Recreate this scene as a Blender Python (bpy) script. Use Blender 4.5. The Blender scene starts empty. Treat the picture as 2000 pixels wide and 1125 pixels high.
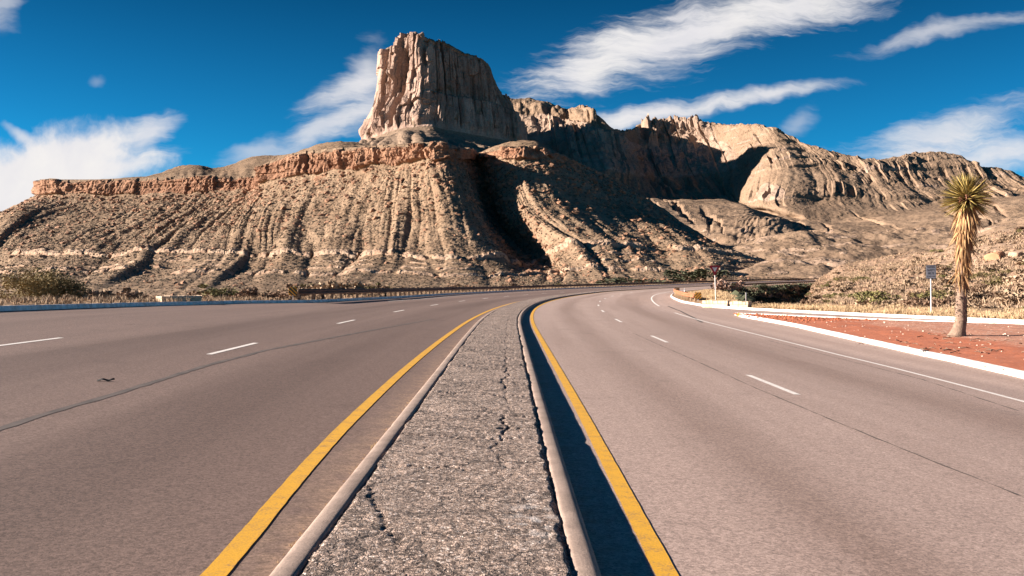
import bpy, bmesh, math, random
import numpy as np
from mathutils import Vector, Matrix

random.seed(7)
RNG = np.random.default_rng(11)
SC = bpy.context.scene
COL = SC.collection
PI = math.pi
R = math.radians

# ------------------------------------------------------------------ camera
EYE = 1.576                       # eye height above the road
FOC = 1800.0                      # focal length for a picture 2000 wide
HZ = 548.0                        # row of the horizon
cam_d = bpy.data.cameras.new('camera')
cam_d.sensor_width = 36.0
cam_d.lens = 36.0 * FOC / 2000.0
cam_d.shift_y = -(562.5 - HZ) / 2000.0
cam_d.clip_start = 0.05
cam_d.clip_end = 40000.0
cam = bpy.data.objects.new('camera', cam_d)
COL.objects.link(cam)
cam.location = (0, 0, EYE)
cam.rotation_euler = (R(90), 0, 0)
SC.camera = cam

# ------------------------------------------------------------------ light
SUN_EL = 18.0
SUN_DIR = Vector((-math.cos(R(SUN_EL)), 0.0, math.sin(R(SUN_EL))))
sun_d = bpy.data.lights.new('sun', 'SUN')
sun_d.energy = 5.0
sun_d.angle = R(0.5)
sun_d.color = (1.0, 0.87, 0.755)
sun = bpy.data.objects.new('sun', sun_d)
COL.objects.link(sun)
sun.rotation_euler = (-SUN_DIR).to_track_quat('-Z', 'Y').to_euler()
sun.location = (-50, 0, 60)

SC.view_settings.view_transform = 'Standard'
SC.view_settings.look = 'None'
SC.view_settings.gamma = 1.0
SC.view_settings.exposure = 1.85

world = bpy.data.worlds.new('World')
SC.world = world
world.use_nodes = True


class NT:
    """small helper to write node graphs"""
    def __init__(self, tree):
        self.t = tree

    def n(self, kind, **kw):
        nd = self.t.nodes.new(kind)
        for k, v in kw.items():
            setattr(nd, k, v)
        return nd

    def put(self, sock, v):
        if hasattr(v, 'is_output') or isinstance(v, bpy.types.NodeSocket):
            self.t.links.new(v, sock)
        elif v is not None:
            if isinstance(v, (tuple, list)) and len(v) == 3 and sock.type == 'RGBA':
                v = (*v, 1.0)
            sock.default_value = v

    def math(self, op, a, b=None, c=None, clamp=False):
        nd = self.n('ShaderNodeMath', operation=op, use_clamp=clamp)
        self.put(nd.inputs[0], a)
        if b is not None:
            self.put(nd.inputs[1], b)
        if c is not None:
            self.put(nd.inputs[2], c)
        return nd.outputs[0]

    def vmath(self, op, a, b=None, s=None):
        nd = self.n('ShaderNodeVectorMath', operation=op)
        self.put(nd.inputs[0], a)
        if b is not None:
            self.put(nd.inputs[1], b)
        if s is not None:
            self.put(nd.inputs['Scale'], s)
        return nd.outputs['Value'] if op in ('LENGTH', 'DOT_PRODUCT', 'DISTANCE') else nd.outputs[0]

    def rng(self, x, a, b, c=0.0, d=1.0, smooth=False):
        nd = self.n('ShaderNodeMapRange', interpolation_type='SMOOTHSTEP' if smooth else 'LINEAR')
        nd.clamp = True
        self.put(nd.inputs[0], x)
        for i, v in enumerate((a, b, c, d)):
            self.put(nd.inputs[i + 1], v)
        return nd.outputs[0]

    def mix(self, f, a, b, blend='MIX'):
        nd = self.n('ShaderNodeMix', data_type='RGBA', blend_type=blend)
        self.put(nd.inputs[0], f)
        self.put(nd.inputs[6], a)
        self.put(nd.inputs[7], b)
        return nd.outputs[2]

    def noise(self, vec, scale, detail=4.0, rough=0.55, dist=0.0, out='Fac'):
        nd = self.n('ShaderNodeTexNoise')
        self.put(nd.inputs['Vector'], vec)
        nd.inputs['Scale'].default_value = scale
        nd.inputs['Detail'].default_value = detail
        nd.inputs['Roughness'].default_value = rough
        nd.inputs['Distortion'].default_value = dist
        return nd.outputs[out]

    def voro(self, vec, scale, feature='F1', out='Distance'):
        nd = self.n('ShaderNodeTexVoronoi', feature=feature)
        self.put(nd.inputs['Vector'], vec)
        nd.inputs['Scale'].default_value = scale
        return nd.outputs[out]

    def mapping(self, vec, loc=(0, 0, 0), rot=(0, 0, 0), scale=(1, 1, 1), kind='POINT'):
        nd = self.n('ShaderNodeMapping', vector_type=kind)
        self.put(nd.inputs[0], vec)
        nd.inputs['Location'].default_value = loc
        nd.inputs['Rotation'].default_value = rot
        nd.inputs['Scale'].default_value = scale
        return nd.outputs[0]


# sky with thin cirrus: every cloud is a soft streak at its own bearing and height in the sky
def build_sky():
    g = NT(world.node_tree)
    bg = world.node_tree.nodes['Background']
    st = g.n('ShaderNodeTexSky', sky_type='NISHITA')
    st.sun_disc = False
    st.sun_elevation = R(SUN_EL)
    st.sun_rotation = R(-90)
    st.altitude = 1500
    st.air_density = 1.0
    st.dust_density = 0.3
    st.ozone_density = 2.5
    tc = g.n('ShaderNodeTexCoord').outputs['Generated']
    sp = g.n('ShaderNodeSeparateXYZ')
    g.put(sp.inputs[0], tc)
    # deep, polarised blue high up, paler towards the horizon
    tint = g.mix(g.rng(sp.outputs[2], 0.08, 0.30), SKY_LOW, SKY_HIGH)
    sky = g.mix(1.0, st.outputs[0], tint, 'MULTIPLY')
    ahead = g.math('MAXIMUM', sp.outputs[1], 0.02)
    u = g.math('DIVIDE', sp.outputs[0], ahead)
    v = g.math('DIVIDE', sp.outputs[2], ahead)
    cb = g.n('ShaderNodeCombineXYZ')
    g.put(cb.inputs[0], u)
    g.put(cb.inputs[1], v)
    p0 = cb.outputs[0]
    wv = g.noise(p0, 5.0, 5.0, 0.6, out='Color')
    wv = g.vmath('SCALE', g.vmath('SUBTRACT', wv, (0.5, 0.5, 0.5)), s=0.075)
    p = g.vmath('ADD', p0, wv)
    # fibres, combed along about 25 degrees
    fib = g.noise(g.mapping(p, rot=(0, 0, R(-24)), scale=(1, 6.0, 1)), 9.0, 9.0, 0.68)
    fine = g.noise(g.mapping(p, rot=(0, 0, R(-27)), scale=(1, 7.0, 1)), 30.0, 6.0, 0.65)
    fib = g.math('ADD', g.math('MULTIPLY', fib, 0.72), g.math('MULTIPLY', fine, 0.28))
    fib2 = g.noise(g.mapping(p, rot=(0, 0, R(-70)), scale=(1, 5.0, 1)), 8.0, 6.0, 0.6)
    puf = g.noise(p, 14.0, 7.0, 0.6)
    clouds = None
    for (px, py, rx, ry, ang, op, soft, kind, amt) in CLOUDS:
        loc = ((px - 1000) / FOC, (HZ - py) / FOC, 0)
        q = g.mapping(p, loc=loc, rot=(0, 0, R(ang)), scale=(rx / FOC, ry / FOC, 1), kind='TEXTURE')
        d = g.vmath('LENGTH', q)
        nz = {'f': fib, 'g': fib2, 'p': puf}[kind]
        d = g.math('ADD', d, g.math('MULTIPLY', g.math('SUBTRACT', 0.5, nz), amt))
        a = g.math('MULTIPLY', g.rng(d, 1.0, 1.0 - soft, 0, 1, True), op)
        clouds = a if clouds is None else g.math('SUBTRACT', g.math('ADD', clouds, a), g.math('MULTIPLY', clouds, a))
    clouds = g.math('MULTIPLY', clouds, g.rng(sp.outputs[1], 0.02, 0.3))
    tone = g.mix(g.rng(puf, 0.35, 0.65), (0.90, 0.88, 0.91), (1.0, 0.97, 0.95))
    tone = g.vmath('SCALE', tone, s=CLOUD_LUM)
    out = g.mix(clouds, sky, tone)
    g.put(bg.inputs[0], out)
    bg.inputs[1].default_value = SKY_STRENGTH


SKY_LOW = (0.022, 0.252, 0.382)
SKY_HIGH = (0.006, 0.105, 0.163)
SKY_STRENGTH = 0.10
CLOUD_LUM = 2.55
#        px   py   rx   ry  ang  op  soft kind amt
CLOUDS = [
    (10, 345, 340, 92, 4, 1.0, 0.5, 'p', 1.1),
    (120, 298, 200, 70, 10, 0.97, 0.65, 'p', 1.5),
    (280, 262, 80, 46, 25, 0.8, 0.9, 'g', 1.5),
    (40, 262, 60, 18, -35, 0.7, 0.9, 'p', 1.0),
    (225, 328, 160, 30, 14, 0.85, 0.9, 'f', 1.2),
    (60, 400, 200, 30, 6, 0.5, 1.0, 'f', 1.5),
    (690, 178, 140, 44, 26, 0.8, 0.95, 'f', 1.4),
    (715, 140, 80, 52, 60, 0.6, 1.0, 'g', 1.7),
    (650, 255, 190, 36, 24, 0.7, 1.0, 'f', 1.5),
    (740, 215, 110, 60, 20, 0.55, 1.0, 'f', 1.5),
    (510, 290, 90, 30, 14, 0.5, 1.0, 'g', 1.6),
    (1330, 72, 400, 90, 19, 0.88, 1.0, 'f', 1.8),
    (1560, 12, 380, 64, 12, 0.86, 1.0, 'f', 1.8),
    (1190, 118, 240, 68, 24, 0.85, 1.0, 'f', 2.0),
    (1150, 165, 40, 56, 85, 0.6, 1.0, 'g', 1.2),
    (1300, 226, 230, 27, 8, 0.95, 1.0, 'f', 1.3),
    (1490, 193, 205, 19, 12, 0.85, 1.0, 'f', 1.1),
    (1220, 240, 110, 30, 6, 0.8, 1.0, 'f', 1.1),
    (1850, 62, 220, 23, 12, 0.6, 1.0, 'f', 1.4),
    (1830, 258, 280, 44, 14, 0.7, 1.0, 'f', 1.7),
    (1940, 290, 320, 46, 7, 0.85, 1.0, 'f', 1.3),
    (1780, 300, 200, 34, 20, 0.6, 1.0, 'f', 1.5),
    (1550, 245, 60, 30, 40, 0.35, 1.0, 'g', 1.5),
    (15, 15, 80, 44, 60, 0.5, 1.0, 'g', 1.6),
    (183, 172, 14, 30, 90, 0.2, 1.0, 'g', 1.0),
]
build_sky()

# ------------------------------------------------------------------ noise and array helpers
_perm = np.random.default_rng(5).permutation(512).astype(np.int64)
_perm = np.concatenate([_perm] * 3)
_g3 = np.random.default_rng(6).normal(size=(512, 3))
_g3 /= np.linalg.norm(_g3, axis=1)[:, None]


def pn(x, y, z=0.0, seed=0):
    """gradient noise, about -0.8 .. 0.8"""
    x, y, z = np.broadcast_arrays(np.asarray(x, float), np.asarray(y, float), np.asarray(z, float))
    x = x + seed * 17.31
    z = z + seed * 5.77
    xi = np.floor(x); yi = np.floor(y); zi = np.floor(z)
    fx = x - xi; fy = y - yi; fz = z - zi
    X = xi.astype(np.int64) & 511; Y = yi.astype(np.int64) & 511; Z = zi.astype(np.int64) & 511
    ux = fx * fx * fx * (fx * (fx * 6 - 15) + 10)
    uy = fy * fy * fy * (fy * (fy * 6 - 15) + 10)
    uz = fz * fz * fz * (fz * (fz * 6 - 15) + 10)
    out = 0
    for dx in (0, 1):
        for dy in (0, 1):
            for dz in (0, 1):
                h = _perm[_perm[_perm[(X + dx) & 511] + ((Y + dy) & 511)] + ((Z + dz) & 511)]
                gr = _g3[h]
                d = gr[..., 0] * (fx - dx) + gr[..., 1] * (fy - dy) + gr[..., 2] * (fz - dz)
                w = (ux if dx else 1 - ux) * (uy if dy else 1 - uy) * (uz if dz else 1 - uz)
                out = out + d * w
    return out * 1.5


def fbm(x, y, z=0.0, oct=4, gain=0.5, seed=0):
    t = 0; a = 1.0; f = 1.0
    for i in range(oct):
        t = t + a * pn(np.asarray(x) * f, np.asarray(y) * f, np.asarray(z) * f, seed + i)
        a *= gain; f *= 2.03
    return t


def ridged(x, y, z=0.0, oct=4, gain=0.5, seed=0):
    t = 0; a = 1.0; f = 1.0
    for i in range(oct):
        t = t + a * (1 - 2 * np.abs(pn(np.asarray(x) * f, np.asarray(y) * f, np.asarray(z) * f, seed + i)))
        a *= gain; f *= 2.03
    return t


def sstep(x, a, b):
    t = np.clip((x - a) / (b - a), 0, 1)
    return t * t * (3 - 2 * t)


def pchip(P, t, axis=0):
    """monotone cubic through P (knots 0..n-1 along axis) at parameters t"""
    P = np.moveaxis(np.asarray(P, float), axis, 0)
    n = P.shape[0]
    d = np.diff(P, axis=0)
    m = np.zeros_like(P)
    if n > 2:
        a, b = d[:-1], d[1:]
        same = a * b > 0
        with np.errstate(divide='ignore', invalid='ignore'):
            h = np.where(same, 2 * a * b / np.where(a + b == 0, 1, a + b), 0)
        m[1:-1] = h
    m[0] = d[0]; m[-1] = d[-1]
    i = np.clip(np.floor(t).astype(int), 0, n - 2)
    f = (t - i).reshape((-1,) + (1,) * (P.ndim - 1))
    h00 = 2 * f**3 - 3 * f**2 + 1; h10 = f**3 - 2 * f**2 + f
    h01 = -2 * f**3 + 3 * f**2; h11 = f**3 - f**2
    return np.moveaxis(h00 * P[i] + h10 * m[i] + h01 * P[i + 1] + h11 * m[i + 1], 0, axis)


def catmull(P, t, axis=0):
    P = np.moveaxis(np.asarray(P, float), axis, 0)
    n = P.shape[0]
    m = np.zeros_like(P)
    m[1:-1] = (P[2:] - P[:-2]) * 0.5
    m[0] = P[1] - P[0]; m[-1] = P[-1] - P[-2]
    i = np.clip(np.floor(t).astype(int), 0, n - 2)
    f = (t - i).reshape((-1,) + (1,) * (P.ndim - 1))
    h00 = 2 * f**3 - 3 * f**2 + 1; h10 = f**3 - 2 * f**2 + f
    h01 = -2 * f**3 + 3 * f**2; h11 = f**3 - f**2
    return np.moveaxis(h00 * P[i] + h10 * m[i] + h01 * P[i + 1] + h11 * m[i + 1], 0, axis)


def raw_mesh(name, V, loops, sizes, smooth=True, attrs=None):
    me = bpy.data.meshes.new(name)
    V = np.asarray(V, np.float32)
    loops = np.asarray(loops, np.int32)
    sizes = np.asarray(sizes, np.int32)
    me.vertices.add(len(V))
    me.vertices.foreach_set('co', V.ravel())
    me.loops.add(len(loops))
    me.loops.foreach_set('vertex_index', loops)
    me.polygons.add(len(sizes))
    st = np.concatenate([[0], np.cumsum(sizes)[:-1]]).astype(np.int32)
    me.polygons.foreach_set('loop_start', st)
    me.polygons.foreach_set('use_smooth', np.full(len(sizes), smooth, bool))
    for k, a in (attrs or {}).items():
        at = me.attributes.new(k, 'FLOAT', 'POINT')
        at.data.foreach_set('value', np.asarray(a, np.float32).ravel())
    me.update(calc_edges=True)
    me.validate()
    return me


def grid_mesh(name, P, smooth=True, attrs=None, flip=False):
    r, c = P.shape[:2]
    idx = np.arange(r * c).reshape(r, c)
    q = np.stack([idx[:-1, :-1], idx[:-1, 1:], idx[1:, 1:], idx[1:, :-1]], -1).reshape(-1, 4)
    if flip:
        q = q[:, ::-1]
    return raw_mesh(name, P.reshape(-1, 3), q.ravel(), np.full(len(q), 4), smooth, attrs)


def link(name, me, mat=None, parent=None, kind=None, label=None, cat=None, group=None):
    o = bpy.data.objects.new(name, me)
    COL.objects.link(o)
    if mat is not None:
        me.materials.append(mat)
    if parent is not None:
        o.parent = parent
    return tag(o, label, cat, group, kind)


def tag(o, label=None, cat=None, group=None, kind=None):
    if label: o['label'] = label
    if cat: o['category'] = cat
    if group: o['group'] = group
    if kind: o['kind'] = kind
    return o


def empty(name, loc, label, cat, group=None, rz=0.0):
    o = bpy.data.objects.new(name, None)
    COL.objects.link(o)
    o.location = loc
    o.rotation_euler = (0, 0, rz)
    o.empty_display_size = 0.2
    return tag(o, label, cat, group)


class MB:
    """collects solids in one mesh"""
    def __init__(self):
        self.V = []; self.F = []

    def add(self, vs, fs):
        b = len(self.V)
        self.V += [tuple(v) for v in vs]
        self.F += [[b + i for i in f] for f in fs]

    def box(self, c, s, rz=0.0, bev=0.0, rx=0.0):
        bm = bmesh.new()
        bmesh.ops.create_cube(bm, size=1.0)
        bmesh.ops.scale(bm, vec=s, verts=bm.verts)
        if bev:
            bmesh.ops.bevel(bm, geom=bm.edges[:], offset=bev, segments=2, affect='EDGES', profile=0.6)
        M = Matrix.Translation(c) @ Matrix.Rotation(rz, 4, 'Z') @ Matrix.Rotation(rx, 4, 'X')
        bm.transform(M)
        bm.verts.index_update()
        self.add([v.co[:] for v in bm.verts], [[v.index for v in f.verts] for f in bm.faces])
        bm.free()

    def tube(self, pts, radii, n=10, caps=True):
        pts = [Vector(p) for p in pts]
        if not hasattr(radii, '__len__'):
            radii = [radii] * len(pts)
        vs = []; fs = []
        for i, p in enumerate(pts):
            t = (pts[min(i + 1, len(pts) - 1)] - pts[max(i - 1, 0)]).normalized()
            a = t.orthogonal().normalized() if i == 0 else (a - a.dot(t) * t).normalized()
            b = t.cross(a)
            for k in range(n):
                w = 2 * PI * k / n
                vs.append(p + radii[i] * (math.cos(w) * a + math.sin(w) * b))
        for i in range(len(pts) - 1):
            for k in range(n):
                fs.append([i * n + k, i * n + (k + 1) % n, (i + 1) * n + (k + 1) % n, (i + 1) * n + k])
        if caps:
            fs.append(list(range(n))[::-1])
            fs.append([(len(pts) - 1) * n + k for k in range(n)])
        self.add(vs, fs)

    def prism(self, poly, thick, M):
        """flat polygon (x, z) with thickness along y"""
        n = len(poly)
        vs = [M @ Vector((x, -thick / 2, z)) for x, z in poly] + [M @ Vector((x, thick / 2, z)) for x, z in poly]
        fs = [list(range(n)), list(range(n, 2 * n))[::-1]]
        for i in range(n):
            j = (i + 1) % n
            fs.append([i, i + n, j + n, j])
        self.add(vs, fs)

    def build(self, name, mat, parent=None, smooth=False, **kw):
        me = bpy.data.meshes.new(name)
        me.from_pydata(self.V, [], self.F)
        bm = bmesh.new(); bm.from_mesh(me)
        bmesh.ops.recalc_face_normals(bm, faces=bm.faces)
        bm.to_mesh(me); bm.free()
        if smooth:
            me.polygons.foreach_set('use_smooth', [True] * len(me.polygons))
            me.update()
        return link(name, me, mat, parent, **kw)


# ------------------------------------------------------------------ road alignment and ground height
RAD = 390.0
S0 = 30.0


def align(s, o):
    """station s along the median, offset o to its right -> plan position"""
    s = np.asarray(s, float); o = np.asarray(o, float)
    th = np.maximum(s - S0, 0) / RAD
    X = np.where(s < S0, o, RAD - (RAD - o) * np.cos(th))
    Y = np.where(s < S0, s, S0 + (RAD - o) * np.sin(th))
    return X, Y


def inv_align(X, Y):
    X = np.asarray(X, float); Y = np.asarray(Y, float)
    th = np.arctan2(Y - S0, RAD - X)
    r = np.hypot(RAD - X, Y - S0)
    return np.where(Y < S0, Y, S0 + RAD * th), np.where(Y < S0, X, RAD - r)


def gz(X, Y):
    """height of the graded ground: banked near the camera, climbing far along the curve"""
    X = np.asarray(X, float); Y = np.asarray(Y, float)
    b = np.interp(Y, [0, 25, 40, 52, 80, 130], [.05, .05, .036, .03, .018, .0])
    z = -b * np.clip(X, -16, 9.5) + 0.03 * np.clip(X - 11, 0, 40) * np.interp(Y, [0, 70, 120], [1, 1, 0])
    return z + np.interp(Y, [0, 150, 196, 228, 254, 306, 340, 420, 600], [0, 0, .16, .44, .73, 1.50, 1.75, 2.0, 2.2])


def unp(px, py, lift=0.0):
    """ground point seen at a pixel of the 2000-wide picture"""
    Y = np.concatenate([np.linspace(1.5, 120, 20000), np.linspace(120, 420, 9000)])
    d = (EYE + (HZ - py) / FOC * Y) - gz((px - 1000) / FOC * Y, Y) - lift
    i = int(np.argmax(d < 0))
    X = (px - 1000) / FOC * Y[i]
    return Vector((X, Y[i], float(gz(X, Y[i])) + lift))


def pix(px, py, Y):
    return np.array([(px - 1000) / FOC * Y, Y, EYE + (HZ - py) / FOC * Y])


def on_road(s, o, lift=0.0):
    X, Y = align(s, o)
    return np.stack([X, Y, gz(X, Y) + lift], -1)


def smooth(xs, ys):
    q = np.linspace(0.78, 1.26, 13)
    return lambda s: np.mean([np.interp(np.asarray(s, float) * k, xs, ys) for k in q], axis=0)


oR = smooth([0, 8, 20, 31, 60, 200], [.52, .46, .40, .355, .34, .33])      # median, right face
oL = smooth([0, 12, 24, 40, 60, 200], [-1.2, -1.24, -1.28, -1.24, -1.22, -1.22])
oLK = lambda s: np.interp(s, [0, 37, 44.5, 51.5, 70, 105, 150, 420], [-14.4, -14.5, -13.8, -11.7, -11.3, -12.9, -14.5, -14.5])
oK1 = lambda s: np.interp(s, [0, 20, 36.3, 41.3, 48, 56.4, 62.2, 73.5, 92, 420], [37, 27.2, 20.2, 18.3, 15.95, 13.2, 11.7, 10.95, 10.75, 10.6])
oIF = lambda s: np.interp(s, [0, 19, 23.5, 29, 38, 44.5, 48, 49.6], [10.4, 10.68, 11.09, 11.32, 11.6, 11.45, 11.3, 11.45])
oIB = lambda s: np.interp(s, [0, 20, 34.7, 37.3, 40.4, 46.7, 48.6, 49.6], [34.5, 26.3, 19.2, 17.6, 15.6, 13.0, 12.1, 11.55])


def stations(a, b, near=0.12, k=0.02):
    s = [a]
    while s[-1] < b:
        s.append(s[-1] + max(near, k * s[-1]))
    s[-1] = b
    return np.array(s)


# ------------------------------------------------------------------ materials
MATS = {}


def new_mat(name):
    m = bpy.data.materials.new(name)
    m.use_nodes = True
    g = NT(m.node_tree)
    b = m.node_tree.nodes['Principled BSDF']
    MATS[name] = m
    return m, g, b


def bump(g, b, h, strength, dist):
    bp = g.n('ShaderNodeBump')
    bp.inputs['Strength'].default_value = strength
    bp.inputs['Distance'].default_value = dist
    g.put(bp.inputs['Height'], h)
    g.put(b.inputs['Normal'], bp.outputs[0])
    return bp


def P_(g):
    return g.n('ShaderNodeNewGeometry').outputs['Position']


def attr(g, name):
    nd = g.n('ShaderNodeAttribute')
    nd.attribute_name = name
    return nd.outputs['Fac']


def simple(name, col, rough=0.7, metal=0.0, var=0.25, scale=8.0, bmp=0.0, bscale=40.0):
    m, g, b = new_mat(name)
    tc = g.n('ShaderNodeTexCoord').outputs['Object']
    n1 = g.noise(tc, scale, 5, 0.6)
    f = g.rng(n1, 0.3, 0.7, 1 - var, 1 + var)
    c = g.vmath('SCALE', tuple(col), s=f)
    g.put(b.inputs['Base Color'], c)
    b.inputs['Roughness'].default_value = rough
    b.inputs['Metallic'].default_value = metal
    if bmp:
        bump(g, b, g.noise(tc, bscale, 4, 0.6), bmp, 0.02)
    return m


def asphalt(name, base, dark, tracks, dust):
    m, g, b = new_mat(name)
    p = P_(g)
    off = attr(g, 'offset')
    st = attr(g, 'station')
    cb = g.n('ShaderNodeCombineXYZ')
    g.put(cb.inputs[0], g.math('MULTIPLY', off, 1.0))
    g.put(cb.inputs[1], g.math('MULTIPLY', st, 0.035))
    lane = g.noise(cb.outputs[0], 0.8, 4, 0.6, 0.4)
    blot = g.noise(p, 0.45, 5, 0.6)
    grain = g.noise(p, 95.0, 3, 0.7)
    chip = g.voro(p, 55.0, out='Color')
    sc = g.n('ShaderNodeSeparateColor')
    g.put(sc.inputs[0], chip)
    trk = None
    for oc, wd in tracks:
        q = g.math('DIVIDE', g.math('SUBTRACT', off, oc), wd)
        e = g.math('POWER', 2.718, g.math('MULTIPLY', g.math('MULTIPLY', q, q), -1.0))
        trk = e if trk is None else g.math('MAXIMUM', trk, e)
    c = g.mix(g.rng(g.math('ADD', lane, g.math('MULTIPLY', trk, 0.30)), 0.42, 0.86), base, dark)
    c = g.mix(g.math('MULTIPLY', g.rng(blot, 0.35, 0.7), 0.35), c, tuple(x * 0.8 for x in base))
    oil = g.math('MULTIPLY', g.rng(g.noise(p, 0.9, 4, 0.6), 0.60, 0.74), 0.45)
    c = g.mix(oil, c, tuple(x * 0.45 for x in base))
    dq = g.rng(g.math('ABSOLUTE', g.math('SUBTRACT', off, dust[0])), 0.04, dust[1], 1.0, 0.0)
    dq = g.math('MULTIPLY', dq, g.rng(g.noise(p, 5.0, 5, 0.65), 0.34, 0.62))
    c = g.mix(g.math('MULTIPLY', dq, 0.75), c, (0.30, 0.205, 0.145))
    f = g.math('ADD', g.rng(grain, 0.25, 0.75, 0.55, 1.4), g.rng(sc.outputs[0], 0, 1, -0.26, 0.30))
    mid = g.rng(g.noise(p, 16.0, 4, 0.7), 0.3, 0.7, 0.88, 1.12)
    f = g.math('MULTIPLY', f, mid)
    # sparse pits where a chip has come out
    pit = g.rng(g.voro(p, 26.0), 0.05, 0.12, 0.35, 1.0)
    pit = g.math('MAXIMUM', pit, g.rng(g.noise(p, 3.0, 2), 0.42, 0.55, 0.0, 1.0))
    f = g.math('MULTIPLY', f, pit)
    c = g.vmath('SCALE', c, s=f)
    g.put(b.inputs['Base Color'], c)
    b.inputs['Roughness'].default_value = 0.82
    b.inputs['Specular IOR Level'].default_value = 0.3
    h = g.math('ADD', g.math('MULTIPLY', grain, 0.6), g.math('MULTIPLY', sc.outputs[0], 0.5))
    bump(g, b, h, 0.5, 0.006)
    return m


def paint(name, col, worn, wear=0.5):
    m, g, b = new_mat(name)
    p = P_(g)
    n1 = g.noise(p, 60.0, 4, 0.65)
    n2 = g.noise(p, 7.0, 5, 0.6)
    n3 = g.rng(g.voro(p, 55.0), 0.08, 0.16)
    f = g.math('ADD', g.math('MULTIPLY', n1, 0.6), g.math('MULTIPLY', n2, 0.4))
    f = g.rng(f, wear - 0.06, wear + 0.06)
    c = g.mix(f, col, worn)
    c = g.mix(g.math('MULTIPLY', g.math('SUBTRACT', 1.0, n3), 0.6), c, tuple(x * 0.5 for x in col))
    c = g.vmath('SCALE', c, s=g.rng(g.noise(p, 120.0, 2), 0.3, 0.7, 0.82, 1.12))
    g.put(b.inputs['Base Color'], c)
    b.inputs['Roughness'].default_value = 0.7
    bump(g, b, n1, 0.4, 0.004)
    return m


def concrete(name, base, dirt, sc=1.0):
    m, g, b = new_mat(name)
    p = P_(g)
    a = g.noise(p, 3.0 * sc, 6, 0.65)
    f = g.noise(p, 70.0 * sc, 4, 0.7)
    c = g.mix(g.rng(a, 0.4, 0.68), base, dirt)
    c = g.vmath('SCALE', c, s=g.rng(f, 0.25, 0.75, 0.72, 1.25))
    g.put(b.inputs['Base Color'], c)
    b.inputs['Roughness'].default_value = 0.88
    bump(g, b, g.math('ADD', f, a), 0.4, 0.01)
    return m


def terrain(name, soil, soil2, scrub, rock, rock2, unit, strata=0.0, bstr=0.6, bdist=1.0, veg=0.5, zs=0.08, pale=(0.36, 0.268, 0.195)):
    """desert slope: soil speckled with scrub, bare rock where the mesh says so. unit = size of the speckle in metres"""
    m, g, b = new_mat(name)
    p = P_(g)
    rk = attr(g, 'rock')
    n_big = g.noise(p, 0.06 / unit, 5, 0.6)
    n_mid = g.noise(p, 0.35 / unit, 4, 0.65)
    n_fine = g.noise(p, 1.6 / unit, 3, 0.7)
    c = g.mix(g.rng(n_big, 0.38, 0.62), soil, soil2)
    c = g.vmath('SCALE', c, s=g.rng(n_fine, 0.25, 0.75, 0.7, 1.3))
    dots = g.rng(g.voro(p, 0.55 / unit), 0.22, 0.42, 1.0, 0.0)
    dots = g.math('MULTIPLY', dots, g.rng(g.math('ADD', n_mid, n_big), 0.85, 1.12, 0.25, 1.0))
    c = g.mix(g.math('MULTIPLY', dots, veg), c, scrub)
    # bare rock, in beds that follow the height
    sp = g.n('ShaderNodeSeparateXYZ')
    g.put(sp.inputs[0], p)
    cb = g.n('ShaderNodeCombineXYZ')
    g.put(cb.inputs[0], g.math('MULTIPLY', sp.outputs[0], 0.04))
    g.put(cb.inputs[1], g.math('MULTIPLY', sp.outputs[1], 0.04))
    g.put(cb.inputs[2], sp.outputs[2])
    bed = g.noise(cb.outputs[0], zs / unit, 5, 0.7)
    # vertical streaks
    cv = g.n('ShaderNodeCombineXYZ')
    g.put(cv.inputs[0], sp.outputs[0])
    g.put(cv.inputs[1], sp.outputs[1])
    g.put(cv.inputs[2], g.math('MULTIPLY', sp.outputs[2], 0.16))
    streak = g.noise(cv.outputs[0], 0.22 / unit, 5, 0.65)
    rc = g.mix(g.rng(g.math('ADD', g.math('MULTIPLY', bed, strata), g.math('MULTIPLY', streak, 1 - strata)), 0.36, 0.64), rock, rock2)
    rc = g.vmath('SCALE', rc, s=g.rng(n_fine, 0.25, 0.75, 0.72, 1.28))
    rc = g.mix(g.math('MULTIPLY', dots, veg * 0.25), rc, scrub)
    pl = attr(g, 'pale')
    rc = g.mix(g.math('MULTIPLY', pl, g.rng(n_mid, 0.35, 0.6, 0.45, 1.0)), rc, pale)
    rf = g.rng(g.math('ADD', rk, g.math('MULTIPLY', g.math('SUBTRACT', n_mid, 0.5), 0.9)), 0.4, 0.6)
    c = g.mix(rf, c, rc)
    g.put(b.inputs['Base Color'], c)
    b.inputs['Roughness'].default_value = 0.95
    b.inputs['Specular IOR Level'].default_value = 0.1
    h = g.math('ADD', g.math('MULTIPLY', n_fine, 0.6), g.math('ADD', g.math('MULTIPLY', dots, 0.5), g.math('MULTIPLY', n_mid, 1.2)))
    h = g.math('ADD', h, g.math('MULTIPLY', g.math('ADD', streak, bed), rf))
    bump(g, b, h, bstr, bdist * unit)
    return m


M_ASPH_L = asphalt('road_asphalt_worn', (0.190, 0.131, 0.110), (0.118, 0.078, 0.065), ((-7.1, 0.9), (-3.4, 0.8)), (-1.25, 0.42))
M_ASPH_R = asphalt('road_asphalt_pale', (0.385, 0.287, 0.248), (0.255, 0.180, 0.150), ((6.7, 1.0), (2.4, 0.45)), (0.5, 0.3))
M_TAR = simple('tar_seal', (0.085, 0.066, 0.058), 0.8, var=0.35, scale=3.0)
M_YEL = paint('yellow_paint', (0.68, 0.36, 0.025), (0.36, 0.20, 0.07), 0.565)
M_WHT = paint('white_paint', (0.78, 0.74, 0.70), (0.40, 0.32, 0.28), 0.585)
M_KERB = concrete('kerb_concrete', (0.30, 0.225, 0.185), (0.19, 0.138, 0.112))
M_WKERB = concrete('whitewashed_kerb', (0.80, 0.78, 0.76), (0.46, 0.40, 0.35), 0.9)


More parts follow.
